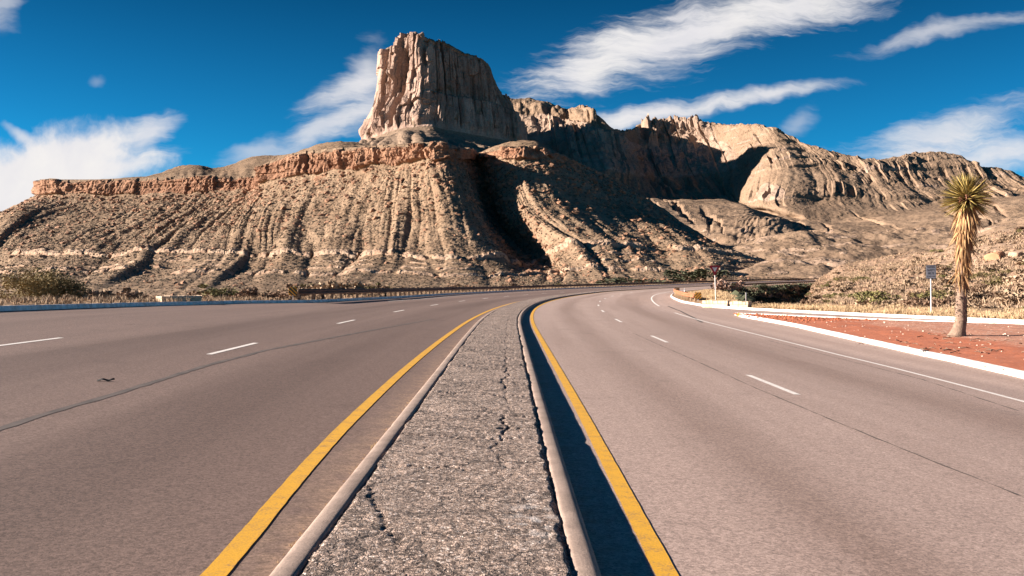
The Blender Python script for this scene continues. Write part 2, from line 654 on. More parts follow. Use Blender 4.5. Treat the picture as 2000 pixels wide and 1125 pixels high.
def mat_median():
    m, g, b = new_mat('median_chip_seal')
    p = P_(g)
    v = g.voro(p, 62.0, out='Color')
    sc = g.n('ShaderNodeSeparateColor')
    g.put(sc.inputs[0], v)
    ed = g.rng(g.voro(p, 62.0, 'DISTANCE_TO_EDGE'), 0.0, 0.16)
    big = g.noise(p, 1.6, 5, 0.6)
    mid = g.noise(p, 14.0, 4, 0.65)
    clump = g.noise(p, 26.0, 5, 0.75)
    c = g.mix(g.rng(sc.outputs[0], 0.15, 0.9), (0.15, 0.105, 0.082), (0.62, 0.462, 0.372))
    c = g.mix(g.rng(sc.outputs[1], 0.86, 0.92), c, (0.74, 0.62, 0.55))
    c = g.vmath('SCALE', c, s=g.math('MULTIPLY', g.rng(clump, 0.36, 0.60, 0.34, 1.62), g.rng(g.noise(p, 8.0, 4, 0.7), 0.34, 0.6, 0.72, 1.2)))
    c = g.mix(g.math('MULTIPLY', g.rng(big, 0.40, 0.66), 0.35), c, (0.30, 0.225, 0.19))
    c = g.mix(g.math('MULTIPLY', g.math('SUBTRACT', 1.0, ed), 0.5), c, (0.10, 0.074, 0.06))
    # a web of hairline cracks
    wp = g.vmath('ADD', p, g.vmath('SCALE', g.noise(p, 3.5, 4, 0.65, out='Color'), s=0.55))
    web = g.rng(g.voro(wp, 1.5, 'DISTANCE_TO_EDGE'), 0.006, 0.034)
    web2 = g.rng(g.voro(wp, 4.2, 'DISTANCE_TO_EDGE'), 0.010, 0.055)
    web = g.math('MAXIMUM', web, g.rng(g.noise(p, 1.1, 2), 0.54, 0.64))
    web2 = g.math('MAXIMUM', web2, g.rng(g.noise(p, 0.9, 3), 0.48, 0.58))
    web = g.math('MINIMUM', web, web2)
    c = g.mix(g.math('MULTIPLY', g.math('SUBTRACT', 1.0, web), 0.85), c, (0.045, 0.032, 0.027))
    c = g.mix(g.math('MULTIPLY', attr(g, 'pale'), 0.8), c, (0.68, 0.64, 0.62))
    c = g.vmath('SCALE', c, s=g.rng(mid, 0.3, 0.7, 0.82, 1.15))
    g.put(b.inputs['Base Color'], c)
    b.inputs['Roughness'].default_value = 0.95
    h = g.math('ADD', g.math('MULTIPLY', ed, 0.6), g.math('MULTIPLY', sc.outputs[0], 0.7))
    h = g.math('ADD', h, g.math('ADD', g.math('MULTIPLY', clump, 2.2), web))
    bump(g, b, h, 1.0, 0.011)
    return m


M_MEDIAN = mat_median()


def mat_gravel():
    m, g, b = new_mat('red_cinder_gravel')
    p = P_(g)
    big = g.noise(p, 0.22, 4, 0.6)
    mid = g.noise(p, 1.6, 5, 0.65)
    ch = g.voro(p, 16.0, out='Color')
    sc = g.n('ShaderNodeSeparateColor')
    g.put(sc.inputs[0], ch)
    pale = attr(g, 'pale')
    k = g.rng(g.math('ADD', pale, g.math('MULTIPLY', g.math('SUBTRACT', mid, 0.5), 1.2)), 0.35, 0.75)
    c = g.mix(k, (0.395, 0.115, 0.046), (0.40, 0.190, 0.118))
    c = g.mix(g.rng(sc.outputs[0], 0.0, 1.0, 0.0, 0.45), c, (0.18, 0.05, 0.028))
    c = g.mix(g.math('MULTIPLY', g.rng(sc.outputs[1], 0.93, 0.97), g.rng(k, 0, 1, 0.1, 0.7)), c, (0.62, 0.50, 0.42))
    c = g.vmath('SCALE', c, s=g.rng(mid, 0.3, 0.7, 0.8, 1.2))
    g.put(b.inputs['Base Color'], c)
    b.inputs['Roughness'].default_value = 0.95
    bump(g, b, sc.outputs[0], 0.8, 0.04)
    return m


M_GRAVEL = mat_gravel()
M_VERGE = terrain('verge_soil', (0.34, 0.23, 0.145), (0.28, 0.18, 0.11), (0.16, 0.12, 0.06), (0.4, 0.3, 0.2), (0.4, 0.3, 0.2), 0.35, veg=0.5)
M_HILL = terrain('scrub_hill_soil', (0.30, 0.210, 0.150), (0.235, 0.158, 0.110), (0.16, 0.115, 0.065), (0.40, 0.30, 0.22), (0.46, 0.34, 0.25), 0.9, veg=0.55, bdist=0.5)
M_MESA = terrain('mesa_slope', (0.250, 0.176, 0.118), (0.196, 0.132, 0.086), (0.090, 0.062, 0.037), (0.40, 0.238, 0.152), (0.175, 0.086, 0.052), 2.2, strata=0.55, veg=0.75, bdist=0.6)
M_PEAK = terrain('peak_limestone', (0.215, 0.155, 0.112), (0.18, 0.128, 0.09), (0.075, 0.058, 0.04), (0.385, 0.276, 0.220), (0.20, 0.128, 0.098), 11.0, strata=0.2, veg=0.6, bdist=0.5)
M_RANGE = terrain('range_slope', (0.235, 0.165, 0.114), (0.195, 0.134, 0.091), (0.085, 0.062, 0.040), (0.33, 0.242, 0.185), (0.205, 0.142, 0.105), 9.0, strata=0.4, veg=0.55, bdist=0.5)
M_BROKEN = terrain('broken_ground', (0.235, 0.165, 0.114), (0.19, 0.130, 0.089), (0.14, 0.105, 0.065), (0.33, 0.240, 0.178), (0.25, 0.172, 0.124), 2.0, veg=0.55, bdist=0.6)
M_DOME = terrain('dome_slope', (0.205, 0.140, 0.092), (0.172, 0.117, 0.076), (0.12, 0.092, 0.055), (0.40, 0.28, 0.19), (0.36, 0.22, 0.14), 4.0, veg=0.6, bdist=0.6)


# ------------------------------------------------------------------ terrain built as control nets of surveyed points
def net(name, rows, usub, vsub, disp, mat, smooth=True):
    """rows: list of rows of (px, py, distance); smooth surface through them, then displaced"""
    C = np.array([[pix(*p) for p in r] for r in rows])           # rows, cols, 3
    nr, nc = C.shape[:2]
    if np.isscalar(usub):
        usub = [usub] * (nc - 1)
    U = np.concatenate([np.linspace(i, i + 1, n, endpoint=False) for i, n in enumerate(usub)] + [[nc - 1]])
    Vv = np.concatenate([np.linspace(i, i + 1, n, endpoint=False) for i, n in enumerate(vsub)] + [[nr - 1]])
    A = catmull(C, U, axis=1)
    P = pchip(A, Vv, axis=0)
    du = np.gradient(P, axis=1)
    dv = np.gradient(P, axis=0)
    N = np.cross(dv, du)
    N /= np.linalg.norm(N, axis=2, keepdims=True) + 1e-9
    # make normals face the camera side / up
    flip = np.sign((N * np.array([0, -0.6, 1.0])).sum(2).mean())
    N = N * flip
    arc = np.concatenate([np.zeros((len(Vv), 1)), np.cumsum(np.linalg.norm(np.diff(P, axis=1), axis=2), axis=1)], 1)
    UU, VV = np.meshgrid(U, Vv)
    D, attrs = disp(P, N, UU, VV, arc)
    P2 = P + D
    me = grid_mesh(name, P2, smooth, attrs, flip=flip > 0)
    return link(name, me, mat, kind='structure'), P2, N, UU, VV


def rnd(i, j=0, seed=0):
    """repeatable 0..1 value for integer cells"""
    i = np.asarray(i).astype(np.int64); j = np.asarray(j).astype(np.int64)
    return _perm[(_perm[(_perm[(i + 37 * seed) & 511] + j) & 511] + seed * 11) & 511] / 511.0


def blocks(a, z, w, h, seed):
    """jointed rock: upright columns about w wide split in tiers about h high; both values -1 .. 1"""
    ca = a / w + 0.45 * pn(a / (w * 2.1), z / (h * 9.0), 0, seed)
    i = np.floor(ca)
    r = rnd(i, 0, seed)
    t = np.floor(z / h + r * 7.3 + 0.25 * pn(a / w, z / h, 0, seed + 1))
    return r * 2 - 1, rnd(i, t, seed + 2) * 2 - 1


# --- the mesa in front -------------------------------------------------------
T = [(110, 358, 1120), (80, 353, 1000), (200, 353, 960), (330, 347, 930), (420, 345, 910), (505, 345, 890), (512, 325, 800), (600, 299, 770), (700, 291, 730),
     (790, 285, 690), (855, 281, 660), (895, 289, 690), (932, 299, 760), (962, 295, 730), (1010, 288, 700), (1070, 293, 710), (1140, 322, 780), (1180, 340, 840), (1205, 355, 880), (1190, 354, 960)]
B = [(70, 384, 1120), (82, 380, 993), (195, 381, 950), (330, 378, 918), (420, 374, 898), (500, 370, 874), (515, 356, 794), (600, 342, 762), (705, 328, 722),
     (795, 319, 682), (858, 313, 652), (890, 312, 684), (930, 311, 768), (962, 309, 724), (1012, 311, 692), (1075, 310, 703), (1146, 331, 777), (1186, 346, 838), (1210, 358, 880), (1195, 357, 960)]
Mm = [(-120, 470, 1150), (0, 426, 880), (95, 432, 840), (235, 440, 790), (345, 438, 755), (430, 430, 735), (490, 425, 690), (570, 420, 670), (680, 415, 640),
      (782, 412, 605), (880, 412, 572), (930, 415, 600), (962, 424, 690), (990, 405, 640), (1042, 397, 612), (1145, 402, 640), (1240, 402, 700), (1300, 424, 740), (1340, 441, 790), (1330, 447, 900)]
L1 = [(-260, 520, 1100), (-110, 500, 740), (20, 502, 640), (150, 499, 590), (275, 497, 560), (385, 497, 540), (470, 497, 525), (555, 498, 510), (655, 499, 495),
      (765, 500, 478), (890, 502, 455), (968, 506, 478), (1050, 518, 545), (1080, 492, 518), (1142, 482, 510), (1245, 486, 520), (1355, 490, 520), (1440, 502, 530), (1530, 530, 560), (1540, 540, 700)]
L2 = [(-330, 545, 900), (-170, 536, 620), (-20, 535, 520), (100, 533, 475), (230, 532, 445), (345, 532, 425), (435, 531, 415), (525, 531, 410), (635, 532, 405),
      (752, 533, 400), (895, 535, 392), (985, 537, 410), (1082, 533, 450), (1110, 524, 440), (1180, 524, 438), (1280, 526, 440), (1395, 530, 440), (1490, 536, 450), (1565, 543, 470), (1580, 546, 600)]
Fo = [(-500, 606, 180), (-330, 606, 140), (-150, 604, 130), (-20, 602, 128), (115, 599, 128), (250, 596, 130), (365, 593, 138), (475, 590, 150), (598, 588, 165),
      (730, 584, 185), (890, 576, 215), (985, 571, 235), (1060, 566, 258), (1128, 562, 285), (1200, 559, 310), (1292, 555, 335), (1392, 551.5, 350), (1480, 549, 370), (1565, 548, 400), (1600, 548, 520)]
BK = [(130, 362, 1400), (95, 355, 1110), (210, 354, 1080), (340, 349, 1050), (430, 347, 1030), (510, 347, 1010), (530, 330, 950), (610, 303, 900), (710, 295, 860),
      (800, 290, 820), (860, 288, 800), (900, 295, 830), (930, 303, 880), (962, 300, 850), (1010, 293, 820), (1070, 299, 830), (1140, 328, 850), (1180, 346, 890), (1206, 360, 920), (1195, 360, 1000)]


def mesa_disp(P, N, U, V, arc):
    x, y, z = P[..., 0], P[..., 1], P[..., 2]
    warp = 0.22 * fbm(U * 0.9, V * 0.6, 0, 3, seed=3)
    Us = U + 0.55 * pn(U * 0.55, 0.3, 0, seed=4)
    cl = sstep(V, 1.0, 1.06) * (1 - sstep(V, 1.9, 2.05))                      # the cliff band
    wob = 0.25 * fbm(x / 14, y / 14, z / 30, 3, seed=9)
    fl = ridged(x / 10 + wob, y / 10, z / 60, 3, 0.6, seed=21)               # buttresses and clefts
    fl2 = fbm(x / 3.2, y / 3.2, z / 6, 3, seed=31)
    bed = fbm(x / 60, y / 60, z / 2.6, 3, 0.6, seed=41)
    b1, t1 = blocks(U * 30, z, 11.0, 6.0, 131)
    b2, t2 = blocks(U * 30, z, 4.2, 3.2, 141)
    face = sstep(fbm(U * 1.1, 0.5, 0, 2, seed=151), -0.5, 0.5)
    d_cl = cl * ((1.2 + 1.6 * face) * fl + 0.7 * fl2 + 0.8 * bed + 2.3 * b1 + 0.9 * t1 + 0.9 * b2 + 0.6 * t2)
    # gullies down the slope: rounded spurs between sharp creases
    patch = 0.35 + 0.65 * sstep(fbm(U * 0.8, V * 0.3, 0, 2, seed=52), -0.3, 0.3)
    prof = sstep(V, 2.7, 4.1) * (1 - 0.75 * sstep(V, 4.8, 6.0))
    prof2 = sstep(V, 2.25, 3.1) * (1 - 0.65 * sstep(V, 3.7, 4.9))
    prof3 = sstep(V, 2.05, 2.5) * (1 - 0.8 * sstep(V, 3.0, 4.4))
    east = sstep(U, 9, 14)
    west = 1 - sstep(U, 4.5, 7.5)
    g1 = np.abs(pn(Us * 1.15 + warp * 1.3, V * 0.16, 0, seed=51))
    g2 = np.abs(pn(Us * 2.7 + warp * 1.8, V * 0.22 + 3, 0, seed=61))
    g3 = np.abs(pn(Us * 6.3 + warp * 3.0, V * 0.45 + 7, 0, seed=71))
    amp = 1.0 - 0.25 * east
    near = np.clip(y / 620, 0.05, 1.2) ** 1.3
    d_g = near * amp * (prof * 12.5 * (g1 - 0.22) * (1 - 0.2 * west) * (0.55 + 0.45 * patch) + prof2 * patch * 5.0 * (g2 - 0.2) + prof3 * 2.2 * (g3 - 0.2))
    d_n = near * sstep(V, 2.0, 2.3) * (0.7 * fbm(x / 7, y / 7, z / 7, 4, 0.6, seed=81) + 1.8 * fbm(x / 70, y / 70, z / 70, 2, seed=91))
    # pale limestone ledges
    ledge = 0
    rock = cl * 1.0
    pale = np.zeros_like(x)
    brk = fbm(U * 1.7, V * 0.5, 0, 3, seed=15)
    hol = sstep(g1, 0.0, 0.05)                                              # gullies cut through the beds
    for vc, w, hgt, on0 in ((3.98, 0.055, 2.0, 0.65), (4.30, 0.022, 0.6, -0.05), (4.62, 0.03, 0.9, 0.1), (5.0, 0.045, 1.5, 0.4)):
        vj = V + 0.018 * fbm(U * 6, 0.3, 0, 3, seed=33)
        on = sstep(brk + on0, -0.2, 0.15) * hol
        step = sstep(vj, vc - w * 2.6, vc - w) * (1 - sstep(vj, vc + 0.3 * w, vc + w * 0.6))
        b3, t3 = blocks(U * 30, z, 4.0, 1.6, 161)
        ledge = ledge + on * step * (hgt + 0.35 * b3 + 0.3 * t3)
        m = on * sstep(vj, vc - w * 1.3, vc - w * 0.9) * (1 - sstep(vj, vc + w * 0.6, vc + w * 0.9))
        rock = np.maximum(rock, m)
        pale = np.maximum(pale, m)
    deb = sstep(V, 2.0, 2.05) * (1 - sstep(V, 2.2, 3.6))
    rock = np.maximum(rock, deb * 0.55 * sstep(fbm(x / 16, y / 16, z / 16, 3, seed=101), 0.1, 0.5))
    d_deb = deb * 1.1 * np.maximum(0, fbm(x / 4, y / 4, z / 4, 3, seed=111))
    D = N * (d_g + d_n + ledge * near + d_deb)[..., None]
    H = N.copy(); H[..., 2] = 0
    H /= np.linalg.norm(H, axis=2, keepdims=True) + 1e-6
    D = D + H * d_cl[..., None]
    # uneven rim
    rim = sstep(V, 0.7, 1.0) * (1 - sstep(V, 1.0, 1.35))
    D[..., 2] += rim * (1.0 * b1 + 1.0 * t2 + 1.4 * fbm(U * 2.2, 0.1, 0, 3, seed=121))
    # scree climbs unevenly over the foot of the cliff
    D[..., 2] += sstep(V, 1.7, 2.0) * (1 - sstep(V, 2.0, 2.5)) * 3.0 * fbm(U * 2.6, 0.9, 0, 3, seed=122)
    return D, {'rock': rock, 'pale': pale}


mesa_us = [16, 50, 64, 62, 56, 56, 34, 58, 66, 64, 56, 42, 44, 38, 40, 44, 46, 40, 34]
mesa, mesaP, mesaN, mesaU, mesaV = net('terrain', [BK, T, B, Mm, L1, L2, Fo], mesa_us, [8, 26, 84, 86, 56, 34], mesa_disp, M_MESA, smooth=False)


# --- rounded domes on the plateau behind the rim ------------------------------
DC = [(110, 357, 1350), (150, 354, 1350), (200, 353, 1300), (290, 344, 1400), (345, 327, 1600), (385, 322, 1650), (420, 330, 1700), (455, 321, 1800), (495, 306, 1850), (545, 305, 1850),
      (580, 298, 1500), (620, 284, 1300), (660, 277, 1250), (700, 281, 1250), (760, 292, 1250), (850, 296, 1200), (925, 300, 1000), (965, 287, 900), (1010, 277, 860), (1050, 279, 860), (1085, 297, 890), (1115, 314, 930), (1145, 338, 980)]
DF = [(120, 372, 1180), (150, 366, 1120), (200, 362, 1080), (290, 356, 1060), (345, 354, 1050), (385, 354, 1040), (420, 354, 1030), (455, 354, 1020), (495, 352, 1010), (530, 340, 980),
      (575, 320, 930), (620, 308, 880), (660, 304, 860), (700, 302, 840), (760, 300, 820), (850, 296, 780), (925, 306, 860), (962, 304, 800), (1010, 299, 775), (1060, 303, 780), (1090, 318, 840), (1120, 338, 880), (1150, 360, 930)]
DM = [((a[0] + b[0]) / 2, a[1] * 0.62 + b[1] * 0.38, (a[2] + b[2]) / 2) for a, b in zip(DC, DF)]
DB = [(a[0], a[1] + 14, a[2] * 1.25) for a in DC]


def dome_disp(P, N, U, V, arc):
    x, y, z = P[..., 0], P[..., 1], P[..., 2]
    d = 2.5 * fbm(x / 40, y / 40, z / 40, 4, seed=7) + 3 * np.abs(pn(U * 1.7, V * 0.4, 0, seed=8)) * sstep(V, 1.6, 2.4)
    return N * d[..., None], {'rock': 0.42 * sstep(fbm(x / 60, y / 60, z / 12, 3, seed=77), 0.1, 0.5)}


net('terrain', [DB, DC, DM, DF], 26, [6, 22, 22], dome_disp, M_DOME)

# --- the peak: a fluted limestone tower on its talus ---------------------------
PK = [(760, 108, 4150), (765, 104, 4050), (785, 92, 3950), (803, 74, 3880), (822, 80, 3860), (845, 86, 3860), (862, 92, 3860), (882, 96, 3860), (905, 112, 3860), (930, 122, 3860), (948, 140, 3860), (962, 172, 3860), (980, 190, 3870), (992, 196, 3900), (1003, 210, 4050), (1000, 210, 4300)]
PT = [(757, 104, 4150), (750, 100, 3850), (770, 89, 3780), (797, 70, 3710), (814, 65, 3680), (845, 79, 3650), (862, 83, 3662), (882, 89, 3676), (905, 105, 3690), (930, 110, 3706), (952, 122, 3720), (966, 156, 3730), (979, 182, 3744), (992, 188, 3760), (1001, 203, 3880), (1000, 206, 4250)]
PS = [(746, 190, 4180), (738, 192, 3830), (758, 186, 3750), (778, 180, 3690), (803, 180, 3640), (846, 180, 3600), (868, 184, 3612), (888, 186, 3626), (912, 190, 3642), (937, 194, 3658), (960, 200, 3674), (977, 206, 3686), (996, 214, 3700), (1008, 222, 3715), (1018, 236, 3850), (1010, 240, 4250)]
PB = [(712, 276, 4200), (706, 276, 3800), (730, 268, 3700), (752, 260, 3630), (788, 250, 3580), (838, 246, 3545), (868, 252, 3562), (892, 256, 3578), (918, 261, 3596), (945, 266, 3614), (968, 270, 3630), (986, 273, 3644), (1003, 276, 3658), (1017, 279, 3676), (1026, 300, 3850), (1020, 300, 4250)]
PA = [(660, 284, 4100), (655, 284, 3500), (692, 282, 3350), (728, 276, 3250), (775, 268, 3150), (826, 264, 3060), (880, 282, 3230), (908, 290, 3300), (935, 296, 3330), (962, 300, 3350), (985, 303, 3370), (1003, 306, 3390), (1018, 308, 3410), (1030, 312, 3440), (1045, 330, 3800), (1040, 330, 4200)]
PF = [(560, 310, 3900), (560, 312, 2900), (620, 314, 2600), (690, 316, 2450), (760, 316, 2350), (840, 318, 2250), (900, 322, 2500), (930, 326, 2650), (955, 330, 2700), (980, 333, 2750), (1000, 336, 2800), (1020, 340, 2850), (1040, 344, 2900), (1060, 350, 3000), (1090, 365, 3500), (1090, 370, 4100)]


def peak_disp(P, N, U, V, arc):
    x, y, z = P[..., 0], P[..., 1], P[..., 2]
    cl = sstep(V, 1.0, 1.05) * (1 - sstep(V, 2.7, 3.03))
    clr = sstep(V, 1.0, 1.05) * (1 - sstep(V, 2.96, 3.06))
    w = 0.5 * fbm(x / 120, y / 120, z / 200, 3, seed=2)
    west = 1 - sstep(U, 4.6, 5.6)
    f1 = ridged(x / 105 + w, y / 105, z / 700, 2, 0.5, seed=11)
    f3 = fbm(x / 13, y / 13, z / 90, 3, 0.6, seed=13)
    bed = fbm(x / 300, y / 300, z / 26, 3, 0.6, seed=14)
    b1, t1 = blocks(U * 58, z, 44.0, 150.0, 231)
    b2, t2 = blocks(U * 58, z, 17.0, 60.0, 241)
    b3, t3 = blocks(U * 58, z, 7.0, 24.0, 251)
    edge = 0.35 + 0.65 * sstep(U, 0.9, 2.2)
    d = cl * edge * ((6 + 12 * west) * f1 + (7 + 14 * west) * b1 + (5 + 9 * west) * t1 + (5 + 7 * west) * b2 + (3 + 5 * west) * t2 + 2.0 * b3 + 2.0 * t3 + 2.5 * f3 + 1.5 * bed)
    # the deep clefts and the bright pillar of the west face
    wu = 0.10 * fbm(z / 120, 0.3, 0, 3, seed=24)
    for uc, wd, dep, z0, z1 in ((1.55, 0.10, 30, 500, 960), (2.45, 0.13, 38, 640, 985), (2.75, 0.22, 42, 560, 800), (3.35, 0.16, 40, 600, 900), (6.15, 0.10, 26, 690, 960), (7.35, 0.06, 12, 560, 860), (8.6, 0.07, 12, 560, 800)):
        d = d - cl * dep * np.exp(-((U - uc + wu) / wd)**2) * sstep(z, z0 - 30, z0 + 50) * (1 - sstep(z, z1, z1 + 30))
    d = d + cl * 30 * np.exp(-((U - 4.55 + 2.2 * wu) / 0.28)**2) * (0.6 + 0.5 * fbm(z / 70, 0.2, 0, 2, seed=25))
    # bench across the south face
    d = d - cl * (1 - west) * 16 * (1 - sstep(V, 1.96, 2.03))
    # the foot of the cliff steps out a little (lower cliff band)
    d = d + 20 * sstep(V, 2.1, 2.5) * (1 - sstep(V, 2.6, 3.0)) * (0.5 + 0.5 * west) * (0.6 + fbm(x / 60, y / 60, z / 300, 2, seed=16))
    ta = sstep(V, 3.0, 3.3)
    d = d + ta * (9 * fbm(x / 90, y / 90, z / 90, 4, seed=17) + 26 * np.abs(pn(U * 1.6, V * 0.7, 0, seed=18)) * sstep(V, 3.1, 4.2))
    top = 1 - sstep(V, 0.9, 1.0)
    H = N.copy(); H[..., 2] *= 0.35
    H /= np.linalg.norm(H, axis=2, keepdims=True) + 1e-6
    D = H * d[..., None]
    rim = (1 - sstep(V, 1.0, 1.5))
    D[..., 2] += rim * (5 * fbm(x / 34, y / 34, 0, 4, 0.6, seed=19) + 5 * b2 + 3 * b1) * (0.35 + 0.65 * sstep(U, 2.2, 3.2))
    rock = clr * (1.0 - 0.8 * sstep(fbm(x / 60, y / 60, z / 60, 3, seed=20), 0.5, 0.75))
    rock = np.where((V < 1.22) & (U > 8.6), rock * sstep(fbm(x / 40, y / 40, z / 40, 3, seed=22), 0.0, 0.4), rock)
    rock = rock * (1 - 0.9 * (1 - west) * np.exp(-((V - 2.0 + 0.03 * fbm(U * 3, 0, 0, 2, seed=26)) / 0.035)**2) * sstep(fbm(U * 2.5, 0.7, 0, 2, seed=27), -0.2, 0.2))
    rock = np.maximum(rock, 0.55 * (1 - sstep(V, 3.1, 3.5)) * sstep(V, 2.9, 3.0) * sstep(fbm(x / 60, y / 60, z / 60, 3, seed=23), 0.1, 0.4))
    return D, {'rock': rock}


net('hill', [PK, PT, PS, PB, PA, PF], [10, 34, 32, 30, 34, 24, 24, 26, 28, 24, 22, 24, 18, 22, 20], [6, 84, 78, 40, 26], peak_disp, M_PEAK, smooth=False)

# --- the range to the right: cliffs, bowl, aprons ---------------------------------
RG = [  # ridge, cliff top, cliff foot, bowl, apron crest, apron, foot
    [(985, 193, 4560), (985, 240, 4420), (1000, 325, 3950), (1010, 372, 3500), (1030, 402, 2600), (1050, 470, 1500), (1060, 548, 950)],
    [(1050, 195, 4560), (1058, 231, 4370), (1075, 325, 3900), (1090, 372, 3500), (1110, 400, 2600), (1130, 465, 1550), (1140, 548, 950)],
    [(1105, 212, 4470), (1112, 240, 4290), (1130, 328, 3830), (1150, 380, 3500), (1180, 393, 2700), (1200, 460, 1600), (1220, 547, 950)],
    [(1146, 208, 4280), (1156, 250, 4120), (1190, 332, 3800), (1220, 386, 3500), (1240, 387, 2800), (1290, 450, 1700), (1305, 546, 950)],
    [(1170, 228, 4240), (1190, 268, 4080), (1215, 336, 3880), (1246, 388, 3600), (1280, 390, 2750), (1330, 450, 1700), (1350, 545, 950)],
    [(1205, 254, 4300), (1222, 280, 4200), (1245, 340, 4000), (1280, 390, 3700), (1335, 394, 2700), (1380, 452, 1700), (1400, 543, 950)],
    [(1236, 252, 4650), (1246, 290, 4550), (1268, 342, 4250), (1312, 391, 3800), (1392, 393, 2700), (1432, 452, 1700), (1455, 541, 950)],
    [(1272, 237, 4720), (1290, 278, 4620), (1312, 340, 4250), (1362, 393, 3800), (1442, 394, 2650), (1482, 440, 1800), (1520, 539, 950)],
    [(1330, 235, 4680), (1345, 278, 4550), (1362, 335, 4200), (1412, 394, 3700), (1470, 411, 2750), (1532, 442, 1900), (1580, 537, 950)],
    [(1380, 240, 4550), (1400, 282, 4350), (1422, 330, 4000), (1446, 394, 3600), (1512, 424, 2900), (1572, 452, 2000), (1645, 535, 950)],
    [(1428, 244, 4480), (1452, 272, 4200), (1478, 312, 3800), (1466, 402, 3400), (1548, 428, 2900), (1622, 456, 2000), (1705, 530, 950)],
    [(1480, 243, 4420), (1508, 283, 4020), (1530, 335, 3650), (1520, 402, 3350), (1602, 432, 2800), (1682, 456, 2000), (1775, 522, 950)],
    [(1528, 261, 4420), (1570, 294, 4000), (1598, 350, 3620), (1606, 402, 3300), (1672, 432, 2800), (1742, 456, 2000), (1845, 510, 950)],
    [(1575, 283, 4450), (1610, 310, 4000), (1640, 358, 3600), (1652, 404, 3250), (1708, 432, 2750), (1778, 454, 2000), (1880, 500, 950)],
    [(1625, 296, 4550), (1660, 325, 4050), (1690, 366, 3600), (1706, 406, 3200), (1752, 430, 2700), (1820, 450, 2000), (1920, 490, 950)],
    [(1690, 310, 4700), (1720, 345, 4100), (1742, 378, 3600), (1772, 406, 3200), (1822, 426, 2700), (1892, 442, 2000), (1992, 470, 950)],
    [(1745, 308, 4900), (1765, 345, 4250), (1790, 378, 3650), (1822, 400, 3200), (1870, 420, 2700), (1940, 436, 2000), (2040, 465, 950)],
    [(1798, 298, 4950), (1820, 342, 4350), (1845, 372, 3680), (1880, 394, 3200), (1925, 412, 2700), (1995, 428, 2000), (2095, 460, 950)],
    [(1860, 301, 4900), (1888, 345, 4250), (1902, 368, 3600), (1935, 386, 3100), (1982, 402, 2600), (2052, 422, 2000), (2160, 455, 950)],
    [(1920, 326, 4850), (1950, 352, 4350), (1972, 370, 3700), (2002, 382, 3100), (2052, 400, 2600), (2120, 420, 2000), (2230, 455, 950)],
    [(1965, 331, 5050), (1995, 356, 4500), (2022, 367, 3800), (2062, 380, 3100), (2112, 400, 2600), (2190, 420, 2000), (2300, 455, 950)],
    [(2030, 352, 5200), (2060, 365, 4600), (2090, 372, 3900), (2130, 384, 3100), (2190, 402, 2600), (2270, 422, 2000), (2400, 455, 950)],
    [(2260, 390, 5200), (2290, 400, 4600), (2310, 405, 3900), (2350, 410, 3100), (2400, 420, 2600), (2480, 435, 2000), (2600, 460, 950)],
]
for ci, c in enumerate(RG):           # the eastern flank is one broad face, gently tilted to the south west
    k_ = min(max((ci - 9.5) / 1.5, 0), 1)
    for ri in range(4):
        px_, py_, Y_ = c[ri]
        Yp = 1080.0 / (0.45 - (HZ - py_) / FOC - 0.03 * (px_ - 1000) / FOC)
        c[ri] = (px_, py_, Y_ * (1 - k_) + Yp * k_)
RGr = [[c[i] for c in RG] for i in range(7)]
RGb = [(c[0][0], c[0][1] + 14, c[0][2] * 1.15) for c in RG]


